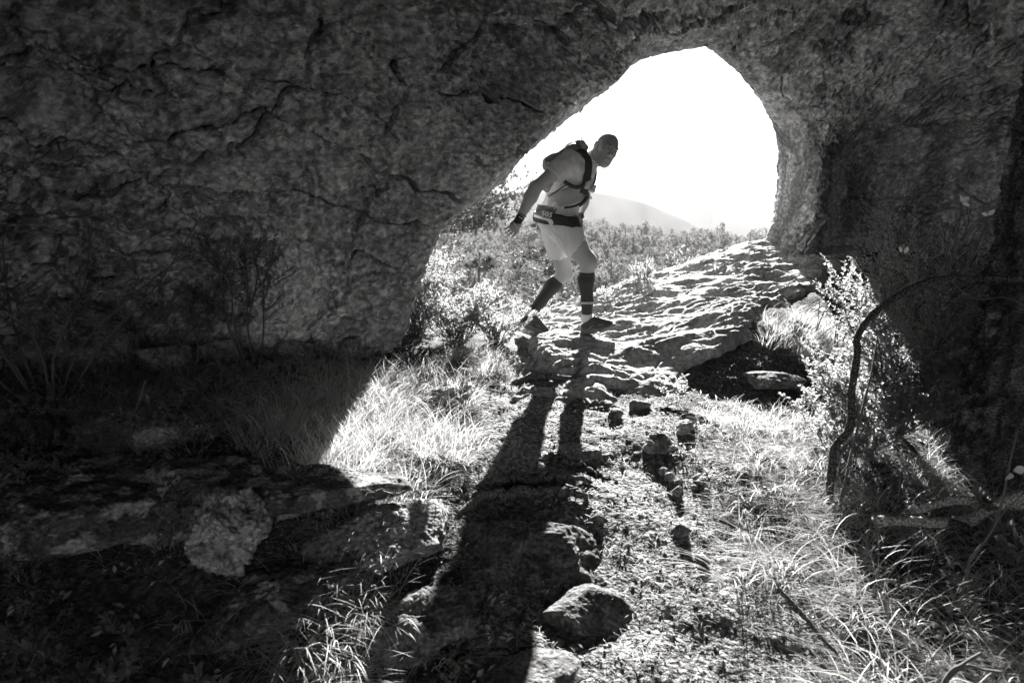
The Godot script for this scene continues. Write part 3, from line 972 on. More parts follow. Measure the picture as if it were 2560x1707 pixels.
func make_runner() -> void:
	M.skin = plain(0.37, 0.55, 0.5)
	M.skin.rim_enabled = true
	M.skin.rim = 0.15
	M.skin.rim_tint = 0.3
	M.skin.subsurf_scatter_enabled = true
	M.skin.subsurf_scatter_strength = 0.15
	M.shirt = plain(0.60, 0.8)
	M.shorts = plain(0.66, 0.8)
	M.black = plain(0.022, 0.7)
	M.strap = plain(0.04, 0.7)
	M.pack = plain(0.2, 0.7)
	M.panel = plain(0.34, 0.8)
	M.grey_cloth = plain(0.35, 0.8)
	M.white_cloth = plain(0.78, 0.8)
	M.sock = plain(0.6, 0.9)
	M.shoe = plain(0.045, 0.75)
	M.sole = plain(0.13, 0.7)
	M.laces = plain(0.12, 0.8)
	M.flask = plain(0.55, 0.4)
	M.eye_white = plain(0.6, 0.3)
	M.iris = plain(0.02, 0.2)
	M.brow = plain(0.06, 0.8)
	var base := v3(0.43, 0.39, -4.6)
	var person := thing("person", "runner in pale T-shirt and black calf sleeves under the arch, face turned to the viewer", "person", base)
	var fold := noise(81, 9.0, 2)

	# --- the body, one surface: torso, arms, legs, then head and hands on finer grids
	var skin := Soup.new()
	var f := Field.new(v3(-0.48, 0.02, -0.36), v3(0.36, 1.46, 0.34), 0.0095)
	torso(f, -0.018)
	limb(f, [J.shoulder_r, J.shoulder_r.lerp(J.elbow_r, 0.4), J.elbow_r, J.elbow_r.lerp(J.wrist_r, 0.3), J.wrist_r], [0.054, 0.052, 0.043, 0.046, 0.029])
	limb(f, [J.shoulder_l, J.shoulder_l.lerp(J.elbow_l, 0.4), J.elbow_l, J.elbow_l.lerp(J.wrist_l, 0.3), J.wrist_l], [0.058, 0.050, 0.042, 0.045, 0.029])
	limb(f, [J.hip_r, J.hip_r.lerp(J.knee_r, 0.5), J.knee_r], [0.098, 0.082, 0.060], 0.04)
	limb(f, [J.hip_l, J.hip_l.lerp(J.knee_l, 0.5), J.knee_l], [0.098, 0.080, 0.060], 0.04)
	f.blob(J.knee_r + v3(0.012, 0.02, 0), frame(v3(-0.5, 0.8, 0), v3(0.8, 0.5, 0)), v3(0.048, 0.055, 0.048), 0.03)
	f.blob(J.knee_l + v3(0.012, 0.02, 0), frame(v3(0.1, 0.9, 0), v3(0.9, -0.1, 0)), v3(0.048, 0.055, 0.048), 0.03)
	calf(f, J.knee_r, J.ankle_r, v3(-1, 0, 0))
	calf(f, J.knee_l, J.ankle_l, v3(-0.8, 0.5, 0))
	f.capsule(J.ankle_r, J.ankle_r + v3(0.05, -0.06, 0.01), 0.036, 0.03)
	f.capsule(J.ankle_l, J.ankle_l + v3(0.03, -0.07, 0.01), 0.036, 0.03)
	f.capsule(J.neck, J.head + v3(-0.03, -0.06, -0.02), 0.060, 0.056, 0.04)
	f.net(skin)
	var hb := make_head(skin)
	var hf := Field.new(v3(-0.52, 0.73, 0.19), v3(-0.33, 0.94, 0.31), 0.003)
	var kn := [v3(-0.440, 0.852, 0.252), v3(-0.427, 0.838, 0.262), v3(-0.410, 0.824, 0.266), v3(-0.392, 0.813, 0.266)]
	hand(hf, J.wrist_r, kn, [v3(-0.486, 0.825, 0.232), v3(-0.474, 0.802, 0.238), v3(-0.458, 0.783, 0.240), v3(-0.432, 0.768, 0.242)], v3(0.006, 0.004, -0.012), [v3(-0.40, 0.875, 0.225), v3(-0.43, 0.835, 0.205), v3(-0.445, 0.805, 0.212)])
	hf.capsule(J.elbow_r.lerp(J.wrist_r, 0.8), J.wrist_r, 0.033, 0.028, 0.01)
	hf.net(skin)
	hf = Field.new(v3(0.02, 0.68, -0.24), v3(0.16, 0.92, -0.09), 0.003)
	hand(hf, J.wrist_l, [v3(0.108, 0.80, -0.135), v3(0.112, 0.795, -0.155), v3(0.108, 0.79, -0.175), v3(0.10, 0.79, -0.193)], [v3(0.112, 0.725, -0.128), v3(0.108, 0.715, -0.152), v3(0.10, 0.718, -0.176), v3(0.09, 0.728, -0.196)], v3(-0.018, 0, 0), [v3(0.085, 0.85, -0.15), v3(0.066, 0.805, -0.128), v3(0.075, 0.772, -0.122)])
	hf.net(skin)
	put("body", skin.mesh(), M.skin, person)
	# --- eyes and brows
	var hc: Vector3 = J.head
	for x in [-0.032, 0.032]:
		var eb := SphereMesh.new()
		eb.radius = 0.0118
		eb.height = 0.0236
		eb.radial_segments = 16
		eb.rings = 8
		var e := put("eye", eb, M.eye_white, person, hc + hb.x * x + hb.y * -0.001 + hb.z * 0.0785)
		var ir := SphereMesh.new()
		ir.radius = 0.0062
		ir.height = 0.0124
		put("iris", ir, M.iris, e, hb.x * -0.001 + hb.z * 0.0085)
		var br := Soup.new()
		br.tube(PackedVector3Array([hc + hb.x * (x - 0.019) + hb.y * 0.024 + hb.z * 0.088, hc + hb.x * x + hb.y * 0.029 + hb.z * 0.092, hc + hb.x * (x + 0.019) + hb.y * 0.024 + hb.z * 0.088]), PackedFloat32Array([0.0022, 0.0042, 0.0022]), 6)
		put("eyebrow", br.mesh(), M.brow, person)

	# --- T-shirt with short sleeves
	var sh := Field.new(v3(-0.34, 0.88, -0.36), v3(0.32, 1.42, 0.34), 0.0085)
	torso(sh, 0.012)
	var along_r: Vector3 = (J.elbow_r - J.shoulder_r).normalized()
	var along_l: Vector3 = (J.elbow_l - J.shoulder_l).normalized()
	var arm_r := Field.new(sh.o, v3(0.32, 1.42, 0.34), 0.0085)
	arm_r.capsule(J.shoulder_r + v3(0.02, 0.0, -0.02), J.elbow_r, 0.080, 0.080, 0.01)
	arm_r.cut(along_r + v3(0.15, -0.1, 0), J.shoulder_r + along_r * 0.135)
	var arm_l := Field.new(sh.o, v3(0.32, 1.42, 0.34), 0.0085)
	arm_l.capsule(J.shoulder_l + v3(-0.02, 0, 0.02), J.elbow_l, 0.076, 0.076, 0.01)
	arm_l.cut(along_l, J.shoulder_l + along_l * 0.14)
	sh.cut(v3(-0.12, -1, 0), v3(-0.08, 0.925, 0))
	for i in sh.d.size():
		var e := minf(arm_r.d[i], arm_l.d[i])
		if e < 0.5:
			var k := maxf(0.05 - absf(sh.d[i] - e), 0.0) / 0.05
			sh.d[i] = minf(sh.d[i], e) - k * k * 0.0125
	sh.roughen(fold, 0.010)
	var crease := noise(82, 1.0, 2)
	sh.roughen(crease, 0.010, v3(20.0, 9.0, 14.0))
	sh.capsule(J.neck + v3(0.01, 0.0, 0), J.neck + v3(0.12, 0.07, 0.02), 0.066, 0.075, 0.004, true)
	put("t_shirt", sh.mesh(), M.shirt, person)
	# the ring and bar printed on the near sleeve
	var ring := TorusMesh.new()
	ring.inner_radius = 0.010
	ring.outer_radius = 0.0135
	var pr := put("sleeve_print", ring, M.white_cloth, person, J.shoulder_r + along_r * 0.075 + v3(0.02, 0.012, 0.0835))
	pr.basis = frame(v3(-0.1, 0.25, 1), v3(0, 1, 0)) * Basis.from_scale(v3(1, 0.25, 1))
	var bar := Soup.new()
	var bc: Vector3 = J.shoulder_r + along_r * 0.078 + v3(-0.018, 0.016, 0.084)
	bar.tube(PackedVector3Array([bc + v3(-0.012, 0.016, 0), bc, bc + v3(0.012, -0.016, 0)]), PackedFloat32Array([0.002, 0.002, 0.002]), 5)
	put("sleeve_print", bar.mesh(), M.white_cloth, person)

	# --- shorts
	var so := Field.new(v3(-0.34, 0.54, -0.28), v3(0.2, 0.98, 0.28), 0.0085)
	so.blob(v3(-0.09, 0.88, -0.02), frame(v3(0.12, 1, 0), v3(0.85, -0.1, 0.5)), v3(0.178, 0.13, 0.143), 0.06)
	var thigh_r: Vector3 = (J.knee_r - J.hip_r).normalized()
	var thigh_l: Vector3 = (J.knee_l - J.hip_l).normalized()
	var leg := Field.new(so.o, v3(0.2, 0.98, 0.28), 0.0085)
	leg.capsule(J.hip_r, J.hip_r + thigh_r * 0.24, 0.117, 0.098, 0.01)
	leg.cut(thigh_r + v3(0.2, 0.12, 0), J.hip_r + thigh_r * 0.205)
	var leg2 := Field.new(so.o, v3(0.2, 0.98, 0.28), 0.0085)
	leg2.capsule(J.hip_l, J.hip_l + thigh_l * 0.3, 0.115, 0.091, 0.01)
	leg2.cut(thigh_l, J.hip_l + thigh_l * 0.245)
	for i in so.d.size():
		var e := minf(leg.d[i], leg2.d[i])
		if e < 0.5:
			var k := maxf(0.04 - absf(so.d[i] - e), 0.0) / 0.04
			so.d[i] = minf(so.d[i], e) - k * k * 0.01
	so.roughen(fold, 0.007, v3(1.2, 0.6, 1.2))
	so.roughen(crease, 0.009, v3(20.0, 5.0, 17.0))
	so.cut(v3(0.1, 1, 0), v3(-0.09, 0.935, 0))
	put("shorts", so.mesh(), M.shorts, person)
	var piping := Soup.new()
	piping.tube(PackedVector3Array([v3(-0.165, 0.835, 0.133), v3(-0.115, 0.785, 0.170), v3(-0.05, 0.725, 0.205), v3(-0.025, 0.700, 0.210)]), PackedFloat32Array([0.005, 0.005, 0.005, 0.004]), 6)
	put("piping", piping.mesh(), M.white_cloth, person)

	# --- calf sleeves, socks, shoes
	for side in ["r", "l"]:
		var knee: Vector3 = J["knee_" + side]
		var ankle: Vector3 = J["ankle_" + side]
		var back := v3(-1, 0, 0) if side == "r" else v3(-0.8, 0.5, 0)
		var axis := (ankle - knee).normalized()
		var lo := Vector3(minf(knee.x, ankle.x), ankle.y, minf(knee.z, ankle.z)) - Vector3.ONE * 0.08
		var hi := Vector3(maxf(knee.x, ankle.x), knee.y, maxf(knee.z, ankle.z)) + Vector3.ONE * 0.08
		var c := Field.new(lo, hi, 0.006)
		calf(c, knee, ankle, back, 0.0035)
		band(c, knee.lerp(ankle, 0.535), axis, knee.distance_to(ankle) * 0.38)
		var cs := put("calf_sleeve", c.mesh(), M.black, person)
		var cuff := Field.new(lo, hi, 0.006)
		calf(cuff, knee, ankle, back, 0.0055)
		band(cuff, knee.lerp(ankle, 0.20), axis, 0.007)
		put("cuff", cuff.mesh(), M.strap, cs)
		var sk := Field.new(lo - v3(0.03, 0.03, 0), hi, 0.006)
		calf(sk, knee, ankle, back, 0.003)
		sk.capsule(ankle, ankle + v3(0.03, -0.05, 0.0), 0.039, 0.036, 0.02)
		sk.cut(-axis, knee.lerp(ankle, 0.885))
		put("sock", sk.mesh(), M.sock, person)
		if side == "r":
			letters("BOOSTER", 0.017, M.white_cloth, cs, "lettering", knee.lerp(ankle, 0.69) + v3(-0.004, 0, 0.052), frame(v3(0.04, 1, 0.08), v3(0.1, 0, 1)))
	shoe(person, v3(0.112, 0.036, 0.1), v3(0.352, 0.088, 0.14), v3(-0.2, 1, 0), J.ankle_r)
	shoe(person, v3(-0.372, 0.062, -0.12), v3(-0.15, -0.03, -0.1), v3(0.4, 1, 0), J.ankle_l)

	# --- fingerless gloves and a cord round the wrist
	var gl := Field.new(v3(-0.50, 0.77, 0.18), v3(-0.32, 0.97, 0.32), 0.004)
	for k in kn:
		gl.capsule(J.wrist_r.lerp(k, 0.2), k, 0.0195, 0.0165, 0.012)
	gl.capsule(J.elbow_r.lerp(J.wrist_r, 0.9), J.wrist_r, 0.034, 0.0325, 0.01)
	var gdir := (v3(-0.418, 0.832, 0.26) - J.wrist_r as Vector3).normalized()
	gl.cut(gdir + v3(0.45, 0.1, 0), v3(-0.408, 0.862, 0.25))
	gl.cut(-gdir, J.wrist_r - gdir * 0.012)
	var g := put("glove", gl.mesh(), M.black, person)
	var trim := Soup.new()
	trim.tube(PackedVector3Array([v3(-0.424, 0.878, 0.262), v3(-0.413, 0.872, 0.274), v3(-0.402, 0.856, 0.281), v3(-0.386, 0.836, 0.284), v3(-0.375, 0.826, 0.278)]), taper(0.0028, 0.0028, 5), 5)
	trim.tube(PackedVector3Array([v3(-0.392, 0.921, 0.255), v3(-0.378, 0.914, 0.272), v3(-0.358, 0.905, 0.270), v3(-0.345, 0.902, 0.252)]), taper(0.0028, 0.0028, 4), 5)
	put("trim", trim.mesh(), M.white_cloth, g)
	var cord := Soup.new()
	var cc: Vector3 = J.elbow_r.lerp(J.wrist_r, 0.9)
	var cb := frame(J.wrist_r - J.elbow_r, v3(0, 0, 1))
	var loop := PackedVector3Array()
	for i in 13:
		var a := TAU * i / 12.0
		loop.append(cc + (cb.x * cos(a) + cb.z * sin(a)) * 0.035)
	cord.tube(loop, taper(0.004, 0.004, 13), 5)
	put("wrist_cord", cord.mesh(), M.strap, person)
	gl = Field.new(v3(0.01, 0.74, -0.26), v3(0.17, 0.92, -0.08), 0.004)
	gl.capsule(J.wrist_l, v3(0.104, 0.80, -0.14), 0.036, 0.020, 0.012)
	gl.capsule(J.wrist_l, v3(0.104, 0.80, -0.185), 0.036, 0.020, 0.012)
	gl.cut(v3(0.1, -1, 0), v3(0.1, 0.792, -0.16))
	gl.cut(v3(0, 1, 0), v3(0.1, 0.885, -0.16))
	g = put("glove", gl.mesh(), M.black, person)
	trim = Soup.new()
	trim.tube(PackedVector3Array([v3(0.066, 0.80, -0.126), v3(0.068, 0.835, -0.128), v3(0.088, 0.848, -0.122), v3(0.107, 0.835, -0.12), v3(0.114, 0.80, -0.118)]), taper(0.0035, 0.0035, 5), 5)
	trim.tube(PackedVector3Array([v3(0.052, 0.875, -0.148), v3(0.085, 0.879, -0.14), v3(0.122, 0.875, -0.152)]), taper(0.0035, 0.0035, 3), 5)
	put("trim", trim.mesh(), M.white_cloth, g)
	var watch := Field.new(v3(0.02, 0.85, -0.28), v3(0.16, 0.95, -0.1), 0.005)
	watch.capsule(J.elbow_l.lerp(J.wrist_l, 0.72), J.wrist_l, 0.038, 0.036, 0.01)
	band(watch, v3(0.093, 0.905, -0.19), J.wrist_l - J.elbow_l, 0.013)
	watch.blob(v3(0.118, 0.905, -0.165), frame(v3(-0.2, 1, 0), v3(0.8, 0, 0.5)), v3(0.02, 0.02, 0.008), 0.004, false, 0.006)
	put("watch", watch.mesh(), M.black, person)

	# --- race belt with the number bib
	var be := Field.new(v3(-0.34, 0.80, -0.30), v3(0.20, 0.99, 0.30), 0.007)
	be.blob(v3(-0.09, 0.89, -0.02), frame(v3(0.12, 1, 0), v3(0.85, -0.1, 0.5)), v3(0.202, 0.17, 0.174), 0.06)
	be.capsule(J.hip_r + v3(0.0, 0.06, 0.0), J.hip_r + thigh_r * 0.06, 0.128, 0.126, 0.04)
	be.capsule(J.hip_l + v3(0.0, 0.06, 0.0), J.hip_l + thigh_l * 0.06, 0.126, 0.124, 0.04)
	band(be, v3(-0.09, 0.888, 0), v3(0.10, 1, 0), 0.037)
	be.roughen(fold, 0.008)
	var belt := put("race_belt", be.mesh(), M.black, person)
	var bp := PackedVector3Array()
	var bl := PackedVector3Array()
	for j in 9:
		for i in 13:
			var u := i / 12.0
			var v := j / 8.0
			var c := v3(-0.243, 1.0, 0.150).lerp(v3(-0.105, 0.978, 0.178), u).lerp(v3(-0.268, 0.925, 0.150).lerp(v3(-0.128, 0.885, 0.182), u), v)
			c += v3(-0.1, 0, 0.5) * 0.035 * sin(PI * u) + v3(0, 0, 0.006 * sin(9.0 * u + 4.0 * v))
			bp.append(c)
	M.bib = plain(0.10, 0.5)
	M.bib.cull_mode = BaseMaterial3D.CULL_DISABLED
	var bib := put("race_bib", grid_mesh(bp, 13, true), M.bib, person)
	for i in 13:                                        # the white sponsors' strip along its lower edge, with the loose corner
		for j in 3:
			var u := i / 12.0
			var low := 0.020 + (0.026 * sst(0.72, 0.86, u) if u < 0.97 else 0.012)
			bl.append(bp[8 * 13 + i] + v3(-0.004, -low * j / 2.0 + 0.006, 0.0025))
	var turned := PackedVector3Array()
	for j in 3:
		for i in 13:
			turned.append(bl[i * 3 + j])
	put("bib_strip", grid_mesh(turned, 13, true), M.white_cloth, bib)
	var tb := frame(v3(0.10, 0.97, 0.02), v3(-0.12, 0, 1)).rotated(v3(0, 0, 1), deg_to_rad(-6))
	letters("503", 0.036, M.white_cloth, bib, "bib_number", v3(-0.180, 0.931, 0.203), tb)
	letters("TEMPL", 0.018, M.grey_cloth, bib, "bib_lettering", v3(-0.158, 0.979, 0.201), tb)
	put("bib_clip", be_clip(), M.white_cloth, bib)

	make_vest(base, fold)

func be_clip() -> ArrayMesh:
	var s := Soup.new()
	s.tube(PackedVector3Array([v3(-0.128, 0.966, 0.186), v3(-0.118, 0.976, 0.187), v3(-0.106, 0.984, 0.186)]), taper(0.0035, 0.0035, 3), 5)
	return s.mesh()

func flat_strap(q: Array, width: float, out_from: Vector3) -> ArrayMesh:
	var line := curve(q, 24)
	var p := PackedVector3Array()
	for i in line.size():
		var t := (line[mini(i + 1, 24)] - line[maxi(i - 1, 0)]).normalized()
		var o := (line[i] - out_from)
		o = (o - t * o.dot(t)).normalized()
		var s := t.cross(o) * width * 0.5
		p.append_array([line[i] - s - o * 0.006, line[i] - s + o * 0.004, line[i] - s * 0.6 + o * 0.009, line[i] + s * 0.6 + o * 0.009, line[i] + s + o * 0.004, line[i] + s - o * 0.006, line[i] - s - o * 0.006])
	var m := grid_mesh(p, 7, false)
	return m

func make_vest(base: Vector3, fold: FastNoiseLite) -> void:
	var vest := thing("running_vest", "dark hydration pack with chest straps and flasks worn on the runner's back", "backpack", base)
	var f := Field.new(v3(-0.30, 1.02, -0.24), v3(0.18, 1.52, 0.22), 0.008)
	var b := frame(v3(-0.48, 0.82, 0.0), v3(0.86, 0.5, 0.18))          # up is away from the back, forward along it
	f.blob(v3(-0.055, 1.335, -0.02), b, v3(0.115, 0.05, 0.14), 0.03, false, 0.035)
	f.blob(v3(0.045, 1.405, -0.02), b, v3(0.085, 0.048, 0.065), 0.03)
	f.blob(v3(-0.145, 1.285, -0.02), b, v3(0.11, 0.045, 0.055), 0.04)
	f.blob(v3(-0.11, 1.20, -0.04), frame(v3(-0.9, 0.43, 0), v3(0.43, 0.9, 0)), v3(0.125, 0.055, 0.13), 0.03, false, 0.03)
	f.roughen(fold, 0.014)
	put("bag", f.mesh(), M.pack, vest)
	var loop := Soup.new()
	loop.tube(PackedVector3Array([v3(0.075, 1.43, 0.0), v3(0.078, 1.465, 0.0), v3(0.08, 1.485, -0.002)]), taper(0.004, 0.0025, 3), 5)
	var mesh_pocket := Field.new(v3(0.0, 1.34, -0.1), v3(0.16, 1.5, 0.12), 0.006)
	mesh_pocket.blob(v3(0.085, 1.405, 0.03), b, v3(0.05, 0.045, 0.035), 0.02)
	mesh_pocket.roughen(noise(83, 40.0, 2), 0.01)
	put("mesh_pocket", mesh_pocket.mesh(), M.panel, vest)
	put("hanging_loop", loop.mesh(), M.strap, vest)
	var mid := v3(0.03, 1.18, -0.02)
	put("shoulder_strap", flat_strap([v3(0.02, 1.375, 0.085), v3(0.085, 1.365, 0.10), v3(0.118, 1.29, 0.125), v3(0.113, 1.20, 0.133), v3(0.10, 1.12, 0.125), v3(0.085, 1.075, 0.115)], 0.060, mid), M.strap, vest)
	put("shoulder_strap", flat_strap([v3(0.08, 1.37, -0.09), v3(0.15, 1.33, -0.08), v3(0.19, 1.25, -0.06), v3(0.185, 1.17, -0.04), v3(0.16, 1.11, -0.03)], 0.055, mid), M.strap, vest)
	put("side_strap", flat_strap([v3(0.105, 1.14, 0.135), v3(0.04, 1.118, 0.168), v3(-0.02, 1.135, 0.178), v3(-0.10, 1.19, 0.14), v3(-0.15, 1.23, 0.08)], 0.026, mid), M.strap, vest)
	put("lower_strap", flat_strap([v3(0.128, 1.06, 0.075), v3(0.085, 1.015, 0.115), v3(0.02, 0.985, 0.142), v3(-0.05, 0.975, 0.150)], 0.014, v3(-0.04, 1.04, -0.02)), M.strap, vest)
	put("lower_strap", flat_strap([v3(0.11, 1.09, 0.115), v3(0.125, 1.05, 0.085), v3(0.10, 1.01, 0.06), v3(0.075, 0.985, 0.03)], 0.022, v3(-0.04, 1.04, -0.02)), M.strap, vest)
	# the grey stretch panel over the flank
	var s := Field.new(v3(-0.28, 0.93, -0.2), v3(0.2, 1.22, 0.26), 0.0075)
	s.blob(v3(0.030, 1.165, -0.015), frame(v3(0.43, 0.9, 0), v3(0.88, -0.42, 0.45)), v3(0.190, 0.175, 0.136), 0.08)
	s.blob(v3(-0.040, 1.045, -0.015), frame(v3(0.4, 0.9, 0), v3(0.88, -0.4, 0.45)), v3(0.170, 0.16, 0.131), 0.08)
	s.cut(v3(-0.35, 1, 0.1), v3(0.06, 1.15, 0.13))
	s.cut(v3(0.25, -1, 0), v3(-0.06, 0.985, 0))
	s.cut(v3(-1, -0.25, 0), v3(-0.175, 1.06, 0))
	s.cut(v3(0, 0, -1), v3(0, 0, 0.0))
	s.roughen(fold, 0.008)
	put("side_panel", s.mesh(), M.panel, vest)
	var z := Soup.new()
	z.tube(curve([v3(-0.165, 1.055, 0.118), v3(-0.12, 1.085, 0.150), v3(-0.07, 1.118, 0.168), v3(-0.045, 1.137, 0.172)], 10), taper(0.0045, 0.0045, 11), 5)
	put("zip", z.mesh(), M.black, vest)
	for q in [v3(0.110, 1.136, 0.142), v3(0.172, 1.108, 0.02)]:
		var c := Field.new(q - Vector3.ONE * 0.05, q + Vector3.ONE * 0.05, 0.004)
		c.capsule(q + v3(-0.004, -0.012, 0), q + v3(0.004, 0.01, 0), 0.019, 0.016, 0.01)
		c.capsule(q + v3(0.006, 0.012, 0.002), q + v3(0.018, 0.022, 0.004), 0.011, 0.008, 0.01)
		put("flask_cap", c.mesh(), M.flask, vest)
	var tagm := Soup.new()
	tagm.tube(PackedVector3Array([v3(0.152, 1.095, 0.05), v3(0.153, 1.07, 0.05), v3(0.154, 1.052, 0.05)]), taper(0.001, 0.001, 3), 4)
	tagm.tube(PackedVector3Array([v3(0.154, 1.052, 0.05), v3(0.155, 1.034, 0.05)]), taper(0.006, 0.006, 2), 6)
	put("whistle", tagm.mesh(), M.white_cloth, vest)

# ------------------------------------------------------------------ stones and boulders
func stone_mesh(size: Vector3, seed_: int, w := 40, facets := 11, pale := 0.26, lichen := 0.3, rough := 1.0) -> ArrayMesh:
	var r := RandomNumberGenerator.new()
	r.seed = seed_
	var planes := []
	for i in facets:
		planes.append([Vector3(r.randfn(), r.randfn() * 0.9, r.randfn()).normalized(), r.randf_range(0.5, 0.9)])
	var f1 := noise(seed_ + 1, 1.3, 3)
	var f2 := noise(seed_ + 2, 11.0, 3)
	var f3 := noise(seed_ + 3, 9.0, 4)
	var f4 := noise(seed_ + 4, 48.0, 3)
	var h := int(w * 0.6)
	var p := PackedVector3Array()
	var c := PackedColorArray()
	for j in h:
		var v := PI * (0.004 + 0.992 * float(j) / (h - 1))
		for i in w + 1:
			var a := TAU * float(i % w) / w
			var d := Vector3(sin(v) * cos(a), cos(v), sin(v) * sin(a))
			var e := 1.0
			for q in planes:
				var t: float = d.dot(q[0])
				if t > 0.01:
					var m: float = q[1] / t
					var k := maxf(0.035 - absf(e - m), 0.0) / 0.035
					e = minf(e, m) - k * k * 0.0087
			e += rough * 0.11 * f1.get_noise_3dv(d)
			var q := d * e * size
			q += d * rough * (minf(0.16 * size.y, 0.03) * f2.get_noise_3dv(q) + minf(0.06 * size.y, 0.011) * f4.get_noise_3dv(q))
			p.append(q)
			var l := pale * (1.0 + 0.5 * f2.get_noise_3dv(q * 0.6) + 0.6 * f4.get_noise_3dv(q))
			l *= 1.0 - 0.55 * sst(0.1, 0.3, f3.get_noise_3dv(q + Vector3(9, 2, 4)))
			l = lerpf(l, 0.42, lichen * sst(0.10, 0.16, f3.get_noise_3dv(q) + 0.25 * f4.get_noise_3dv(q)))
			l = clampf(l, 0.02, 0.6)
			c.append(Color(l, l, l))
	return grid_mesh(p, w + 1, false, c)

func rock(called: String, label: String, cat: String, x: float, z: float, size: Vector3, sunk: float, seed_: int, turn := 0.0, tip := Vector2.ZERO, w := 40, pale := 0.26, lichen := 0.3, facets := 11, group := "", rough := 0.75) -> MeshInstance3D:
	var o := put(called, stone_mesh(size, seed_, w, facets, pale, lichen, rough), M.stone, null, Vector3(x, ground_y(x, z) + size.y * (1.0 - sunk) - size.y * 0.2, z))
	o.rotation = Vector3(tip.x, turn, tip.y)
	tag(o, label, cat, group)
	return o

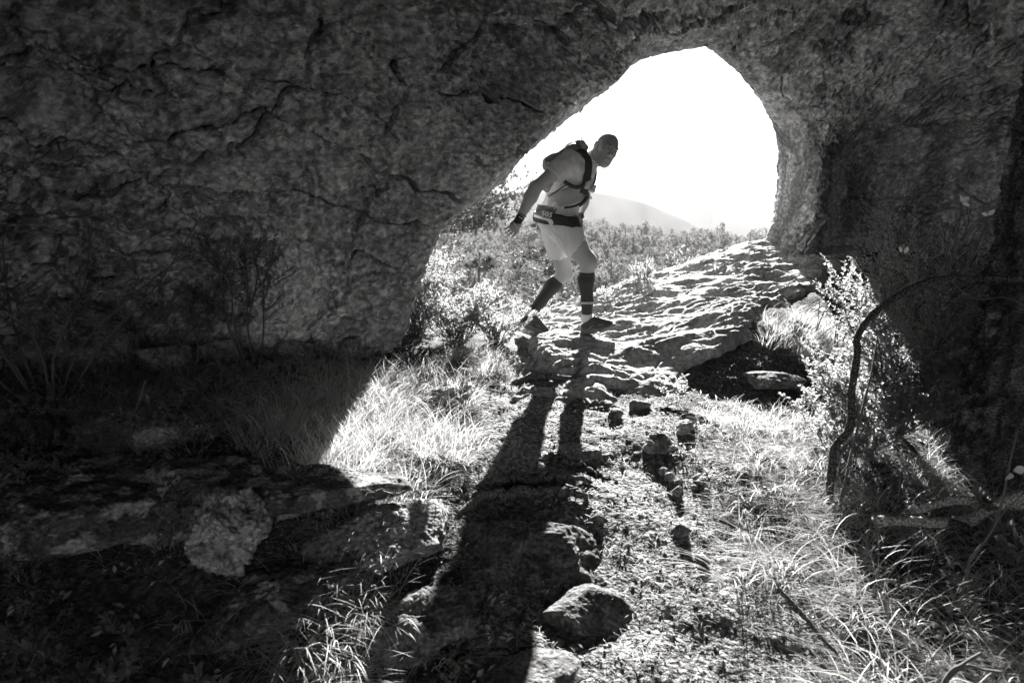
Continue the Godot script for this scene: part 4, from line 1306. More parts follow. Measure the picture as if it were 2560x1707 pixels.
func make_rocks() -> void:
	rock("boulder", "round pale-topped boulder lying on the dark lichen ledge", "rock", -1.0, -1.85, v3(0.175, 0.165, 0.15), 0.45, 101, 0.9, Vector2(0.0, 0.0), 170, 0.40, 0.6, 10, "", 1.2)
	rock("lichen_ledge", "broad flat rock ledge with pale lichen behind the round boulder", "rock", -1.0, -2.12, v3(0.58, 0.13, 0.30), 0.78, 102, 0.25, Vector2(0.06, -0.05), 260, 0.11, 0.8, 10)
	rock("lichen_ledge", "low lichen-crusted rock running out to the left edge", "rock", -1.72, -2.1, v3(0.55, 0.12, 0.36), 0.8, 116, -0.3, Vector2(0.02, 0.04), 260, 0.11, 0.8, 10)
	rock("lichen_ledge", "small broken step of rock below the round boulder", "rock", -0.78, -1.72, v3(0.30, 0.11, 0.16), 0.8, 117, 0.5, Vector2(0.1, 0), 160, 0.11, 0.6, 9)
	rock("lichen_ledge", "low sunlit rock edge beside the trail below the bright grass", "rock", -0.44, -2.06, v3(0.38, 0.12, 0.20), 0.72, 103, 0.6, Vector2(0.08, -0.06), 180, 0.24, 0.5, 10)
	rock("mossy_rock", "wide low mossy rock in the runner's shadow in mid-trail", "rock", 0.05, -2.13, v3(0.42, 0.09, 0.24), 0.82, 104, -0.1, Vector2(0.15, 0.02), 170, 0.10, 0.1, 9)
	rock("trail_rock", "dark low rock standing alone on the lower trail, its top catching the sun", "rock", 0.27, -1.84, v3(0.22, 0.10, 0.13), 0.95, 109, 0.25, Vector2(0.05, -0.22), 120, 0.13, 0.1, 13, "", 0.4)
	rock("trail_rock", "dim rounded rock at the very bottom of the trail", "rock", 0.04, -1.50, v3(0.24, 0.09, 0.15), 1.0, 106, 0.7, Vector2.ZERO, 110, 0.13, 0.15, 9)
	rock("trail_rock", "dark rock step left of the lone low rock", "rock", -0.30, -1.72, v3(0.24, 0.12, 0.15), 0.7, 107, 0.2, Vector2.ZERO, 110, 0.13, 0.25, 9)
	rock("trail_rock", "squat grey rock with a lit top beside the upper right trail", "rock", 0.74, -2.82, v3(0.10, 0.055, 0.075), 0.62, 108, 0.1, Vector2.ZERO, 80, 0.3, 0.2)
	rock("trail_rock", "smaller grey rock resting behind the squat one", "rock", 0.92, -2.98, v3(0.085, 0.05, 0.06), 0.62, 110, 0.8, Vector2.ZERO, 80, 0.3, 0.2)
	rock("trail_rock", "flat hump of rock right of the crossing roots", "rock", 0.34, -2.78, v3(0.15, 0.05, 0.09), 0.6, 111, 0.1, Vector2(0.1, 0), 56, 0.2, 0.1)
	rock("grass_rock", "grey rock half hidden in the bright grass left of the trail", "rock", -0.37, -3.36, v3(0.16, 0.085, 0.11), 0.35, 112, 0.1, Vector2.ZERO, 80, 0.26, 0.25)
	rock("grass_rock", "pale slab of stone lying in the shaded grass by the left wall", "rock", -1.62, -2.62, v3(0.36, 0.10, 0.22), 0.45, 113, 0.3, Vector2(0.1, -0.1), 160, 0.3, 0.6)
	rock("hollow_rock", "pale flat rock in the dark hollow right of the slab", "rock", 1.72, -3.85, v3(0.26, 0.06, 0.12), 0.6, 114, -0.1, Vector2(0.1, 0), 56, 0.28, 0.2)
	rock("wall_foot_rock", "jutting block at the foot of the left wall under the twiggy bush", "rock", -2.75, -3.55, v3(0.42, 0.36, 0.3), 0.35, 115, 0.2, Vector2.ZERO, 150, 0.17, 0.4)
	# rubble along the foot of the left wall
	var foot := [["angular fallen block under the pale lichen patch", -1.48, -3.92, 0.15], ["squat fallen block left of the slender sapling", -1.95, -3.86, 0.17], ["cracked block lying where the wall meets the sunlit grass", -1.14, -4.02, 0.12], ["wide low block in the grass below the wall's dark cavity", -2.25, -3.72, 0.2], ["small tilted block beside the squat one", -1.74, -3.80, 0.10], ["leaning slab of rock against the wall behind the twiggy bush", -2.58, -3.78, 0.22]]
	for k in foot.size():
		var q = foot[k]
		rock("fallen_block", q[0], "rock", q[1], q[2], v3(q[3] * 1.2, q[3] * 0.9, q[3]), 0.35, 170 + k, k * 1.1, Vector2(0.2 * sin(k * 2.0), 0.2 * cos(k * 3.0)), 90, 0.3, 0.4, 13, "", 0.5)
	var small := [
		["knobbly dark stone near the slab's lower edge", 0.74, -3.30, 0.065], ["dark angular stone standing above the trail's upper bend", 0.58, -3.12, 0.05], ["low brown stone beside the twisted root", 0.98, -3.12, 0.055],
		["pale stone standing on the right of the sunny path", 0.74, -2.06, 0.028], ["blocky grey stone casting a long shadow on the right path", 0.70, -2.20, 0.04], ["dark stone by the left edge of the lit grass", -0.60, -2.72, 0.05],
		["flat chip of stone lying below the mossy rock", 0.30, -2.08, 0.03], ["dark clod against the root's broken end", 0.36, -2.30, 0.04],
	]
	var n := 0
	for s in small:
		rock("stone", s[0], "stone", s[1], s[2], v3(s[3] * 1.2, s[3] * 0.75, s[3]), 0.45, 130 + n, n * 0.7, Vector2.ZERO, 28, 0.22, 0.1)
		n += 1
	# a spill of small stones where the right-hand grass begins
	var first: MeshInstance3D
	for i in 16:
		var x := 0.86 + rr(-0.16, 0.26)
		var z := -2.52 + rr(-0.16, 0.14)
		var k := rr(0.016, 0.034)
		if first == null:
			first = put("pebble", stone_mesh(v3(1, 0.8, 0.9), 150, 24, 9, 0.3, 0.1), M.stone)
		var o: MeshInstance3D = first if i == 0 else first.duplicate()
		if i:
			o.name = numbered("pebble")
			add_child(o)
		o.position = v3(x, ground_y(x, z) + k * 0.4, z)
		o.rotation = v3(rr(-0.5, 0.5), rr(0, TAU), rr(-0.5, 0.5))
		o.scale = Vector3.ONE * k
		tag(o, "small rounded stone in the spill beside the right-hand grass", "stone", "spilled stones")
	# grit and crumbs of earth over the trail, and fallen needles: nobody could count them
	var grit := []
	for i in 18000:
		var x := rr(-0.9, 1.6)
		var z := -1.25 - pow(rng.randf(), 1.3) * 3.0
		var k := 0.0016 + 0.0062 * pow(rng.randf(), 6.0)
		grit.append(Transform3D(Basis.from_euler(v3(rr(0, 6), rr(0, 6), rr(0, 6))).scaled(v3(k, k * 0.8, k)), v3(x, ground_y(x, z) + k * 0.25, z)))
	stuff(put_many("gravel", stone_mesh(Vector3.ONE, 160, 9, 7, 0.22, 0.0), M.stone, grit), "grit and crumbs of earth on the trail", "gravel")
	var sliver := Soup.new()
	for k in 7:
		var a := k * 2.4
		var c := v3(cos(a * 1.7), 0.02, sin(a * 2.3)) * 0.035
		var d := v3(cos(a), 0.10 * sin(a * 3.0), sin(a)) * (0.022 + 0.004 * (k % 3))
		var s := v3(-d.z, 0.0, d.x).normalized() * 0.0007
		sliver.strip(PackedVector3Array([c - d, c + v3(0, 0.004, 0), c + d]), PackedVector3Array([s, s, s * 0.4]))
	var litter := []
	for i in 2600:
		var x := rr(-1.5, 2.4)
		var z := -1.25 - rng.randf() * 2.9
		litter.append(Transform3D(Basis.from_euler(v3(rr(-0.15, 0.15), rr(0, TAU), rr(-0.15, 0.15))).scaled(Vector3.ONE * rr(0.4, 0.95)), v3(x, ground_y(x, z) + 0.006, z)))
	stuff(put_many("needle_litter", sliver.mesh(), M.straw, litter), "dry needles and grass bits strewn over the trail", "litter")

func root(label: String, pts: Array, r0: float, r1: float, seed_: int, lift := 0.3) -> void:
	var q := []
	for p in pts:
		q.append(v3(p[0], ground_y(p[0], p[1]) + p[2] + r0 * lift, p[1]))
	var line := curve(q, 44)
	var f := noise(seed_ + 7, 9.0, 3)
	var rad := PackedFloat32Array()
	for i in 45:
		var t := i / 44.0
		line[i] += v3(f.get_noise_1d(i * 0.09), 0.45 * f.get_noise_1d(i * 0.1 + 40.0), f.get_noise_1d(i * 0.08 + 80.0)) * 0.05
		var floor_y := ground_y(line[i].x, line[i].z)
		line[i].y = clampf(line[i].y, floor_y + r0 * 0.15, floor_y + r0 * 1.3)
		rad.append(lerpf(r0, r1, t) * (0.35 + 0.65 * sst(0.0, 0.16, t) * sst(1.0, 0.8, t)) * (1.0 + 0.5 * f.get_noise_1d(i * 0.2 + 9.0)))
	var s := Soup.new()
	s.tube(line, rad, 12, 0.55, seed_)
	for k in 3:                                                        # rootlets leaving it
		var i := 10 + k * 11
		var d := v3(rr(-0.5, 0.5), -0.05, rr(0.3, 0.9)) * rr(0.07, 0.13)
		s.tube(curve([line[i], line[i] + d * 0.5 + v3(0.01, 0.004, 0), line[i] + d + v3(0, -0.03, 0)], 8), taper(rad[i] * 0.5, 0.002, 9), 7, 0.3, seed_ + k)
	tag(put("exposed_root", s.mesh(), M.root), label, "root", "roots across the trail")

func make_roots() -> void:
	root("long dark root crossing the trail, upper of two", [[-0.16, -2.47, -0.02], [-0.06, -2.52, 0.01], [0.06, -2.53, 0.015], [0.18, -2.56, 0.005], [0.30, -2.55, 0.03], [0.42, -2.46, -0.02]], 0.017, 0.010, 201)
	root("thick dark root crossing the trail, lower of two", [[-0.24, -2.30, -0.02], [-0.08, -2.40, 0.02], [0.06, -2.44, 0.03], [0.20, -2.44, 0.02], [0.30, -2.43, 0.035], [0.40, -2.30, -0.03]], 0.024, 0.014, 202)
	root("root along the step below the slab", [[0.0, -3.60, -0.01], [0.18, -3.64, 0.02], [0.38, -3.66, 0.03], [0.55, -3.62, 0.01], [0.72, -3.58, -0.02]], 0.022, 0.012, 203)
	root("thin forked root beside the hump of rock", [[0.14, -2.74, 0.0], [0.26, -2.70, 0.02], [0.36, -2.66, 0.02], [0.46, -2.60, -0.01]], 0.012, 0.008, 204)
	root("curved grey root at the bottom left of the trail", [[-0.10, -1.80, -0.01], [-0.17, -1.72, 0.04], [-0.20, -1.62, 0.05], [-0.19, -1.52, 0.02]], 0.02, 0.012, 205)
	root("thin looping root hanging under the lit ledge", [[-0.32, -1.86, 0.05], [-0.24, -1.80, 0.07], [-0.22, -1.72, 0.03], [-0.24, -1.66, 0.0]], 0.011, 0.008, 206)
	root("short flat root ridge high on the trail", [[0.32, -3.30, -0.01], [0.42, -3.33, 0.02], [0.54, -3.32, 0.01], [0.62, -3.28, -0.01]], 0.022, 0.012, 207)
	root("twisted root looping out of the bank beside the right-hand grass", [[0.86, -3.24, -0.02], [0.92, -3.26, 0.06], [1.00, -3.24, 0.07], [1.06, -3.16, 0.02], [1.12, -3.10, -0.02]], 0.014, 0.009, 208)

# ------------------------------------------------------------------ grass, shrubs, trees
func blade(s: Soup, at: Vector3, lean: Vector3, length: float, width: float, droop: float) -> void:
	var q := PackedVector3Array()
	var sd := PackedVector3Array()
	var side := Vector3(-lean.z, 0.15, lean.x).normalized()
	var up := Vector3.UP
	var p := at
	var dir := (up + lean).normalized()
	for i in 6:
		q.append(p)
		sd.append(side * width * 0.5 * (1.0 - pow(i / 5.0, 2.0) * 0.92))
		p += dir * length / 5.0
		dir = (dir + Vector3(lean.x, 0, lean.z).normalized() * droop * 0.16 - up * droop * 0.17).normalized()
	s.strip(q, sd)

func tuft_mesh(seed_: int, count: int, length: float, spread: float, width: float, droop: float, bias := Vector3.ZERO) -> ArrayMesh:
	var r := RandomNumberGenerator.new()
	r.seed = seed_
	var s := Soup.new()
	for i in count:
		var a := r.randf() * TAU
		var d := Vector3(cos(a), 0, sin(a))
		var at := d * spread * sqrt(r.randf())
		at.y = -0.015
		var lean := d * r.randf_range(0.1, 0.9) + bias + Vector3(r.randfn(), 0, r.randfn()) * 0.2
		blade(s, at, lean, length * r.randf_range(0.4, 1.1), width * r.randf_range(0.7, 1.3), droop * r.randf_range(0.4, 1.5))
	return s.mesh()

# count tufts scattered over an ellipse, three kinds of tuft mixed; ok says where grass may stand
func meadow(label: String, m: Material, centre: Vector2, half: Vector2, count: int, length: float, blades: int, droop: float, bias := Vector3.ZERO, width := 0.0028, gap := 0.35, called := "grass") -> void:
	var root_node := Node3D.new()
	root_node.name = numbered(called)
	add_child(root_node)
	stuff(root_node, label, "grass")
	var bare := noise(int(centre.x * 100.0) + 300, 1.6, 3)
	for kind in 3:
		var where := []
		var tries := 0
		while where.size() < count / 3 and tries < count * 4:
			tries += 1
			var a := rr(0, TAU)
			var k := sqrt(rng.randf())
			var x := centre.x + cos(a) * k * half.x
			var z := centre.y + sin(a) * k * half.y
			if bare.get_noise_2d(x, z) < gap - 0.45 - 0.3 * (1.0 - k):
				continue
			var aside := x - trail_x(z)
			if aside > -0.28 and aside < 0.50 + 0.3 * bare.get_noise_2d(z * 3.0, x):
				continue
			var sc := rr(0.6, 1.25)
			where.append(Transform3D(Basis.from_euler(v3(rr(-0.15, 0.15), rr(-0.6, 0.6) if bias != Vector3.ZERO else rr(0, TAU), rr(-0.15, 0.15))).scaled(Vector3.ONE * sc), v3(x, ground_y(x, z), z)))
		if where.size():
			put_many("blades", tuft_mesh(400 + kind + int(length * 1000.0), blades, length, 0.05, width, droop, bias), m, where, root_node)

func trail_x(z: float) -> float:
	if z > -2.2:
		return 0.42
	if z > -3.3:
		return lerpf(0.42, 0.24, (-2.2 - z) / 1.1)
	return lerpf(0.24, 0.32, clampf((-3.3 - z) / 1.0, 0.0, 1.0))

# stems that fan out from the foot, twigs along them, leaves along the twigs
func shrub_parts(seed_: int, height: float, spread: float, stems: int, twigs: int, leaves: int, leaf_l: float, leaf_w: float, stem_r: float, lean := Vector3.ZERO, upright := 0.5, low := 0.25) -> Array:
	var r := RandomNumberGenerator.new()
	r.seed = seed_
	var wood := Soup.new()
	var green := Soup.new()
	for i in stems:
		var a := TAU * (i + r.randf()) / stems
		var out := Vector3(cos(a), 0, sin(a)) * spread * sqrt(r.randf_range(0.05, 1.0))
		var tip := out + Vector3.UP * height * r.randf_range(0.62, 1.0) + lean * height
		var q := [Vector3(cos(a), 0, sin(a)) * 0.03 + Vector3.DOWN * 0.03, out * 0.35 + Vector3.UP * height * 0.3 + Vector3(r.randfn(), 0, r.randfn()) * 0.03, out * 0.75 + Vector3.UP * height * 0.6 + lean * height * 0.5 + Vector3(r.randfn(), 0, r.randfn()) * 0.03, tip]
		var line := curve(q, 9)
		wood.tube(line, taper(stem_r, stem_r * 0.3, 10), 5)
		for k in twigs:
			var t := low + (1.0 - low) * (k + r.randf()) / twigs
			var at := along(q, t * 3.0)
			var d := (Vector3(r.randfn(), r.randf_range(-0.1, 1.0) + upright, r.randfn()).normalized() + out.normalized() * 0.5).normalized()
			var l := height * r.randf_range(0.10, 0.26)
			var bend := at + d * l * 0.5 + Vector3(r.randfn(), r.randfn(), r.randfn()) * l * 0.08
			var end := at + d * l + Vector3.UP * l * 0.15
			wood.tube(PackedVector3Array([at, bend, end]), PackedFloat32Array([stem_r * 0.35, stem_r * 0.25, stem_r * 0.15]), 3)
			for m in leaves * 2:
				var u := (m + 0.6) / (leaves * 2.0)
				var p := at.lerp(bend, u * 2.0) if u < 0.5 else bend.lerp(end, u * 2.0 - 1.0)
				var ld := (d * 0.7 + Vector3(r.randfn(), r.randfn() * 0.7 + 0.15, r.randfn()) * 0.75).normalized()
				green.leaf(p, ld, (Vector3.UP + Vector3(r.randfn(), r.randfn(), r.randfn()) * 0.5).normalized(), leaf_l * r.randf_range(0.8, 1.5), leaf_w * r.randf_range(0.9, 1.6))
	return [wood.mesh(), green.mesh()]

func shrub(called: String, label: String, cat: String, x: float, z: float, parts: Array, m: Material, turn := 0.0, size := 1.0, group := "", y := -99.0) -> Node3D:
	var o := thing(called, label, cat, v3(x, ground_y(x, z) if y < -90.0 else y, z), group)
	put("stems", parts[0], M.twig, o)
	stuff(put("leaves", parts[1], m, o))
	o.rotation.y = turn
	o.scale = Vector3.ONE * size
	return o

func one_leaf(parent: Node, m: Material, at: Vector3, d: Vector3, length: float, width: float, up := Vector3.UP) -> void:
	var s := Soup.new()
	var e := d.normalized()
	var side := e.cross(up).normalized() * width * 0.5
	var lift := side.cross(e).normalized() * width * 0.15
	for k in 4:                                                        # an oval of eight panels, folded along its rib
		var a := sin(PI * (0.04 + 0.92 * k / 4.0))
		var b := sin(PI * (0.04 + 0.92 * (k + 1) / 4.0))
		var p := at + e * length * k / 4.0 - lift * 0.5 * pow(k / 4.0, 2.0)
		var q := at + e * length * (k + 1) / 4.0 - lift * 0.5 * pow((k + 1) / 4.0, 2.0)
		s.quad(p, p + side * a + lift * a, q + side * b + lift * b, q)
		s.quad(q, q - side * b + lift * b, p - side * a + lift * a, p)
	put("leaf", s.mesh(), m, parent)

func make_grass() -> void:
	meadow("bright sunlit grass left of the trail", M.grass, Vector2(-0.72, -2.92), Vector2(0.55, 0.85), 330, 0.21, 34, 1.0, v3(0.25, 0, 0.2))
	meadow("long shaded grass along the foot of the left wall", M.grass, Vector2(-1.7, -3.3), Vector2(1.25, 0.66), 420, 0.25, 30, 1.1, v3(0.2, 0, 0.25))
	meadow("pale tuft of grass below the bush by the runner", M.grass, Vector2(-0.28, -3.86), Vector2(0.26, 0.22), 46, 0.17, 40, 1.2)
	meadow("tangled grass covering the right-hand bank", M.grass, Vector2(1.80, -2.15), Vector2(0.98, 0.85), 300, 0.27, 22, 1.5, v3(-0.45, 0, 0.35))
	meadow("short straw along the right of the trail", M.straw, Vector2(1.05, -2.6), Vector2(0.5, 0.75), 90, 0.08, 24, 1.3, v3(-0.2, 0, 0.2), 0.0022, 0.3)
	meadow("dry grass in front of the hollow under the slab", M.straw, Vector2(1.75, -3.25), Vector2(0.75, 0.34), 110, 0.15, 28, 1.4, v3(-0.3, 0, 0.2))
	meadow("sunlit grass at the slab's right-hand edge", M.grass, Vector2(2.3, -4.25), Vector2(0.45, 0.42), 110, 0.17, 30, 1.0)
	meadow("coarse grass at the bottom left of the trail", M.grass, Vector2(-0.62, -1.55), Vector2(0.42, 0.26), 48, 0.22, 22, 1.4, v3(0.3, 0, 0.3))
	meadow("dry wispy grass among the rocks on the shaded left", M.straw, Vector2(-1.9, -2.2), Vector2(0.9, 0.75), 150, 0.17, 22, 1.3, v3(0.2, 0, 0.2), 0.0022)
	meadow("wiry grass hanging over the lichen ledge", M.grass, Vector2(-0.62, -1.95), Vector2(0.2, 0.2), 40, 0.16, 34, 1.4, v3(-0.1, 0, 0.4), 0.002)
	meadow("loose long grass at the bottom right corner", M.grass, Vector2(1.5, -1.42), Vector2(0.75, 0.24), 120, 0.28, 20, 1.7, v3(-0.5, 0, 0.1), 0.0035)
	meadow("thin grass on the far lip behind the runner", M.grass, Vector2(0.25, -5.2), Vector2(0.5, 0.22), 70, 0.16, 30, 0.8)
	# low leafy growth on the shaded left, too tangled to count
	var under := Node3D.new()
	under.name = "undergrowth"
	add_child(under)
	stuff(under, "low dark leafy undergrowth on the left bank", "undergrowth")
	for kind in 3:
		var parts := shrub_parts(500 + kind, 0.20, 0.14, 5, 6, 6, 0.014, 0.007, 0.002)
		var where := []
		for i in 48:
			var x := rr(-3.2, -1.25)
			var z := rr(-3.5, -1.45)
			if Vector2((x + 1.1) / 0.75, (z + 2.0) / 0.45).length() < 0.9:
				continue
			where.append(Transform3D(Basis.from_euler(v3(rr(-0.2, 0.2), rr(0, TAU), rr(-0.2, 0.2))).scaled(Vector3.ONE * rr(0.6, 1.3)), v3(x, ground_y(x, z), z)))
		put_many("stems", parts[0], M.twig, where, under)
		put_many("leaves", parts[1], M.leaf, where, under)

	# dry leaves blown into the hollows
	var dry := Soup.new()
	for k in 4:
		var a := k * 1.9
		dry.leaf(v3(cos(a) * 0.03, 0.004, sin(a * 1.3) * 0.03), v3(cos(a * 2.1), 0.25, sin(a * 1.7)).normalized(), v3(0.2 * sin(a), 1, 0.3 * cos(a)).normalized(), 0.022 + 0.004 * k, 0.014)
	var fallen := []
	for i in 650:
		var x := rr(-2.6, 2.4)
		var z := rr(-3.6, -1.3)
		if absf(x - trail_x(z)) < 0.45 and rng.randf() < 0.75:
			continue
		fallen.append(Transform3D(Basis.from_euler(v3(rr(-0.4, 0.4), rr(0, TAU), rr(-0.4, 0.4))).scaled(Vector3.ONE * rr(0.6, 1.3)), v3(x, ground_y(x, z) + 0.008, z)))
	stuff(put_many("fallen_leaves", dry.mesh(), M.straw, fallen), "dry leaves scattered over the banks", "leaves")

func make_shrubs() -> void:
	var box := shrub_parts(511, 0.66, 0.30, 22, 24, 15, 0.017, 0.009, 0.005, Vector3.ZERO, 0.3, 0.04)
	shrub("box_bush", "tall backlit small-leaved bush against the left wall's outer edge", "bush", -0.78, -4.78, box, M.leaf, 0.0, 1.0)
	shrub("box_bush", "bright loose bush between the left wall and the runner's rear foot", "bush", -0.42, -4.42, shrub_parts(512, 0.46, 0.32, 22, 20, 14, 0.016, 0.009, 0.004, Vector3.ZERO, 0.3, 0.04), M.leaf, 1.0)
	shrub("box_bush", "low pale bush just below the runner's rear shoe", "bush", -0.12, -4.42, shrub_parts(513, 0.26, 0.26, 18, 16, 12, 0.014, 0.008, 0.003, Vector3.ZERO, 0.3, 0.04), M.leaf)
	shrub("box_bush", "dark bush behind the tall backlit one", "bush", -1.05, -4.6, shrub_parts(514, 0.55, 0.3, 18, 18, 14, 0.017, 0.009, 0.004, Vector3.ZERO, 0.3, 0.04), M.leaf)
	shrub("box_bush", "thin weedy bush behind the runner's legs", "bush", 0.12, -5.45, shrub_parts(515, 0.42, 0.34, 12, 9, 8, 0.014, 0.007, 0.003), M.leaf, 0.0, 1.0, "", 0.16)
	shrub("box_bush", "low bright bush at the slab's far edge right of the runner", "bush", 0.95, -5.62, shrub_parts(516, 0.28, 0.24, 10, 9, 11, 0.014, 0.008, 0.003), M.leaf, 0.0, 1.0, "", 0.33)
	shrub("box_bush", "small dark upright bush rising over the slab's skyline", "bush", 1.33, -6.0, shrub_parts(517, 0.38, 0.10, 9, 12, 12, 0.016, 0.007, 0.003, Vector3.ZERO, 1.2), M.leaf, 0.0, 1.0, "", 0.42)
	shrub("box_bush", "dark low bush beside the small upright one", "bush", 1.14, -5.95, shrub_parts(518, 0.24, 0.14, 8, 10, 10, 0.016, 0.007, 0.003), M.leaf, 0.0, 1.0, "", 0.36)
	shrub("sprig", "sparse thin-twigged sprig on the slab's skyline", "bush", 1.80, -6.3, shrub_parts(519, 0.34, 0.2, 7, 5, 3, 0.016, 0.010, 0.002), M.leaf, 0.0, 1.0, "", 0.55)
	shrub("evergreen_bush", "big sunlit small-leaved bush left of the dark trunk", "bush", 2.12, -3.10, shrub_parts(521, 1.02, 0.36, 20, 30, 17, 0.018, 0.010, 0.006), M.leaf)
	shrub("evergreen_bush", "lower sunlit skirt of leaves before the big bush", "bush", 1.92, -2.98, shrub_parts(522, 0.5, 0.34, 20, 20, 15, 0.018, 0.010, 0.005), M.leaf)
	shrub("evergreen_bush", "tall dim bush in the shade behind the bent sapling", "bush", 2.55, -3.75, shrub_parts(523, 1.25, 0.30, 14, 22, 16, 0.020, 0.008, 0.008, Vector3.ZERO, 0.9), M.leaf)
	shrub("evergreen_bush", "upright low bush behind the foot of the bent sapling", "bush", 1.62, -2.66, shrub_parts(524, 0.30, 0.16, 11, 12, 12, 0.017, 0.008, 0.003, Vector3.ZERO, 1.0), M.leaf)
	shrub("evergreen_bush", "broad-leaved low bush at the right edge under the fallen branch", "bush", 1.95, -1.98, shrub_parts(525, 0.22, 0.2, 8, 6, 6, 0.04, 0.02, 0.003), M.leaf)
	shrub("evergreen_bush", "small bright-leaved bush in the hollow's mouth", "bush", 1.75, -3.05, shrub_parts(526, 0.3, 0.3, 12, 10, 10, 0.017, 0.009, 0.003), M.leaf)
	shrub("sprig", "little leafy sprig below the slab's broken edge", "bush", 0.98, -3.42, shrub_parts(527, 0.20, 0.14, 6, 5, 6, 0.016, 0.007, 0.002), M.leaf)
	# leaning cut stems with few leaves at the slab's right edge
	var cut := thing("leaning_stems", "bundle of bare pale stems leaning right over the slab's edge", "bush", v3(2.55, ground_y(2.55, -4.4), -4.4))
	var leaves := []
	for i in 9:
		var s := Soup.new()
		var a := v3(rr(-0.3, 0.1), 0, rr(-0.2, 0.2))
		var tip := a + v3(rr(-0.05, 0.4), rr(0.15, 0.42), rr(-0.2, 0.2))
		s.tube(curve([a, a.lerp(tip, 0.4) + v3(0, 0.03, 0), tip], 6), taper(0.0055, 0.0025, 7), 5)
		put("stem", s.mesh(), M.root, cut)
		if i % 2 == 0:
			one_leaf(cut, M.leaf_pale, tip, v3(rr(-1, 1), 0.6, rr(-1, 1)), 0.04, 0.028, v3(0, 0.3, 1))
	# shaded left-hand plants in front of the wall
	var dark := shrub_parts(531, 1.02, 0.24, 5, 13, 13, 0.026, 0.011, 0.008, v3(0.02, 0, 0.02), 0.5, 0.35)
	shrub("sapling", "dark slender sapling standing before the pale lichen patch", "sapling", -1.64, -3.66, dark, M.leaf)
	shrub("sapling", "small dark sapling left of the slender one", "sapling", -1.98, -3.58, shrub_parts(532, 0.7, 0.2, 4, 11, 12, 0.026, 0.011, 0.006, Vector3.ZERO, 0.5, 0.4), M.leaf)
	shrub("twiggy_bush", "wide nearly bare twiggy bush before the left wall", "bush", -2.45, -3.0, shrub_parts(533, 1.05, 0.75, 9, 8, 4, 0.034, 0.017, 0.009, v3(0.15, 0, 0), 0.1, 0.3), M.leaf)
	shrub("twiggy_bush", "dense dark bush at the left edge of the picture", "bush", -2.62, -2.62, shrub_parts(534, 1.15, 0.4, 9, 10, 6, 0.04, 0.019, 0.009, Vector3.ZERO, 0.3, 0.25), M.leaf)
	shrub("foreground_bush", "blurred glossy-leaved bush at the bottom left corner", "bush", -1.18, -1.30, shrub_parts(541, 0.22, 0.2, 8, 6, 7, 0.027, 0.012, 0.003), M.leaf)
	shrub("foreground_bush", "blurred glossy-leaved bush right of the corner one", "bush", -0.80, -1.22, shrub_parts(542, 0.24, 0.18, 8, 6, 7, 0.026, 0.012, 0.003), M.leaf)
	shrub("foreground_bush", "small glossy-leaved bush nearest the lower trail", "bush", -0.52, -1.22, shrub_parts(543, 0.2, 0.13, 7, 6, 7, 0.024, 0.011, 0.003), M.leaf)
	var stick := Soup.new()
	stick.tube(curve([v3(-1.80, ground_y(-1.80, -2.62) + 0.02, -2.62), v3(-1.71, 0.56, -2.6), v3(-1.655, 0.66, -2.58)], 8), taper(0.010, 0.006, 9), 6, 0.3, 3)
	tag(put("dead_stick", stick.mesh(), M.root), "pale dead stick poking up from the left undergrowth", "stick")

func stem_of(parent: Node, called: String, pts: Array, r0: float, r1: float, m: Material, steps := 24, sides := 7, rough := 0.2) -> void:
	var q := []
	for p in pts:
		q.append(v3(p[0], p[1], p[2]) - (parent as Node3D).position)
	var s := Soup.new()
	s.tube(curve(q, steps), taper(r0, r1, steps + 1), sides, rough, 5)
	put(called, s.mesh(), m, parent)

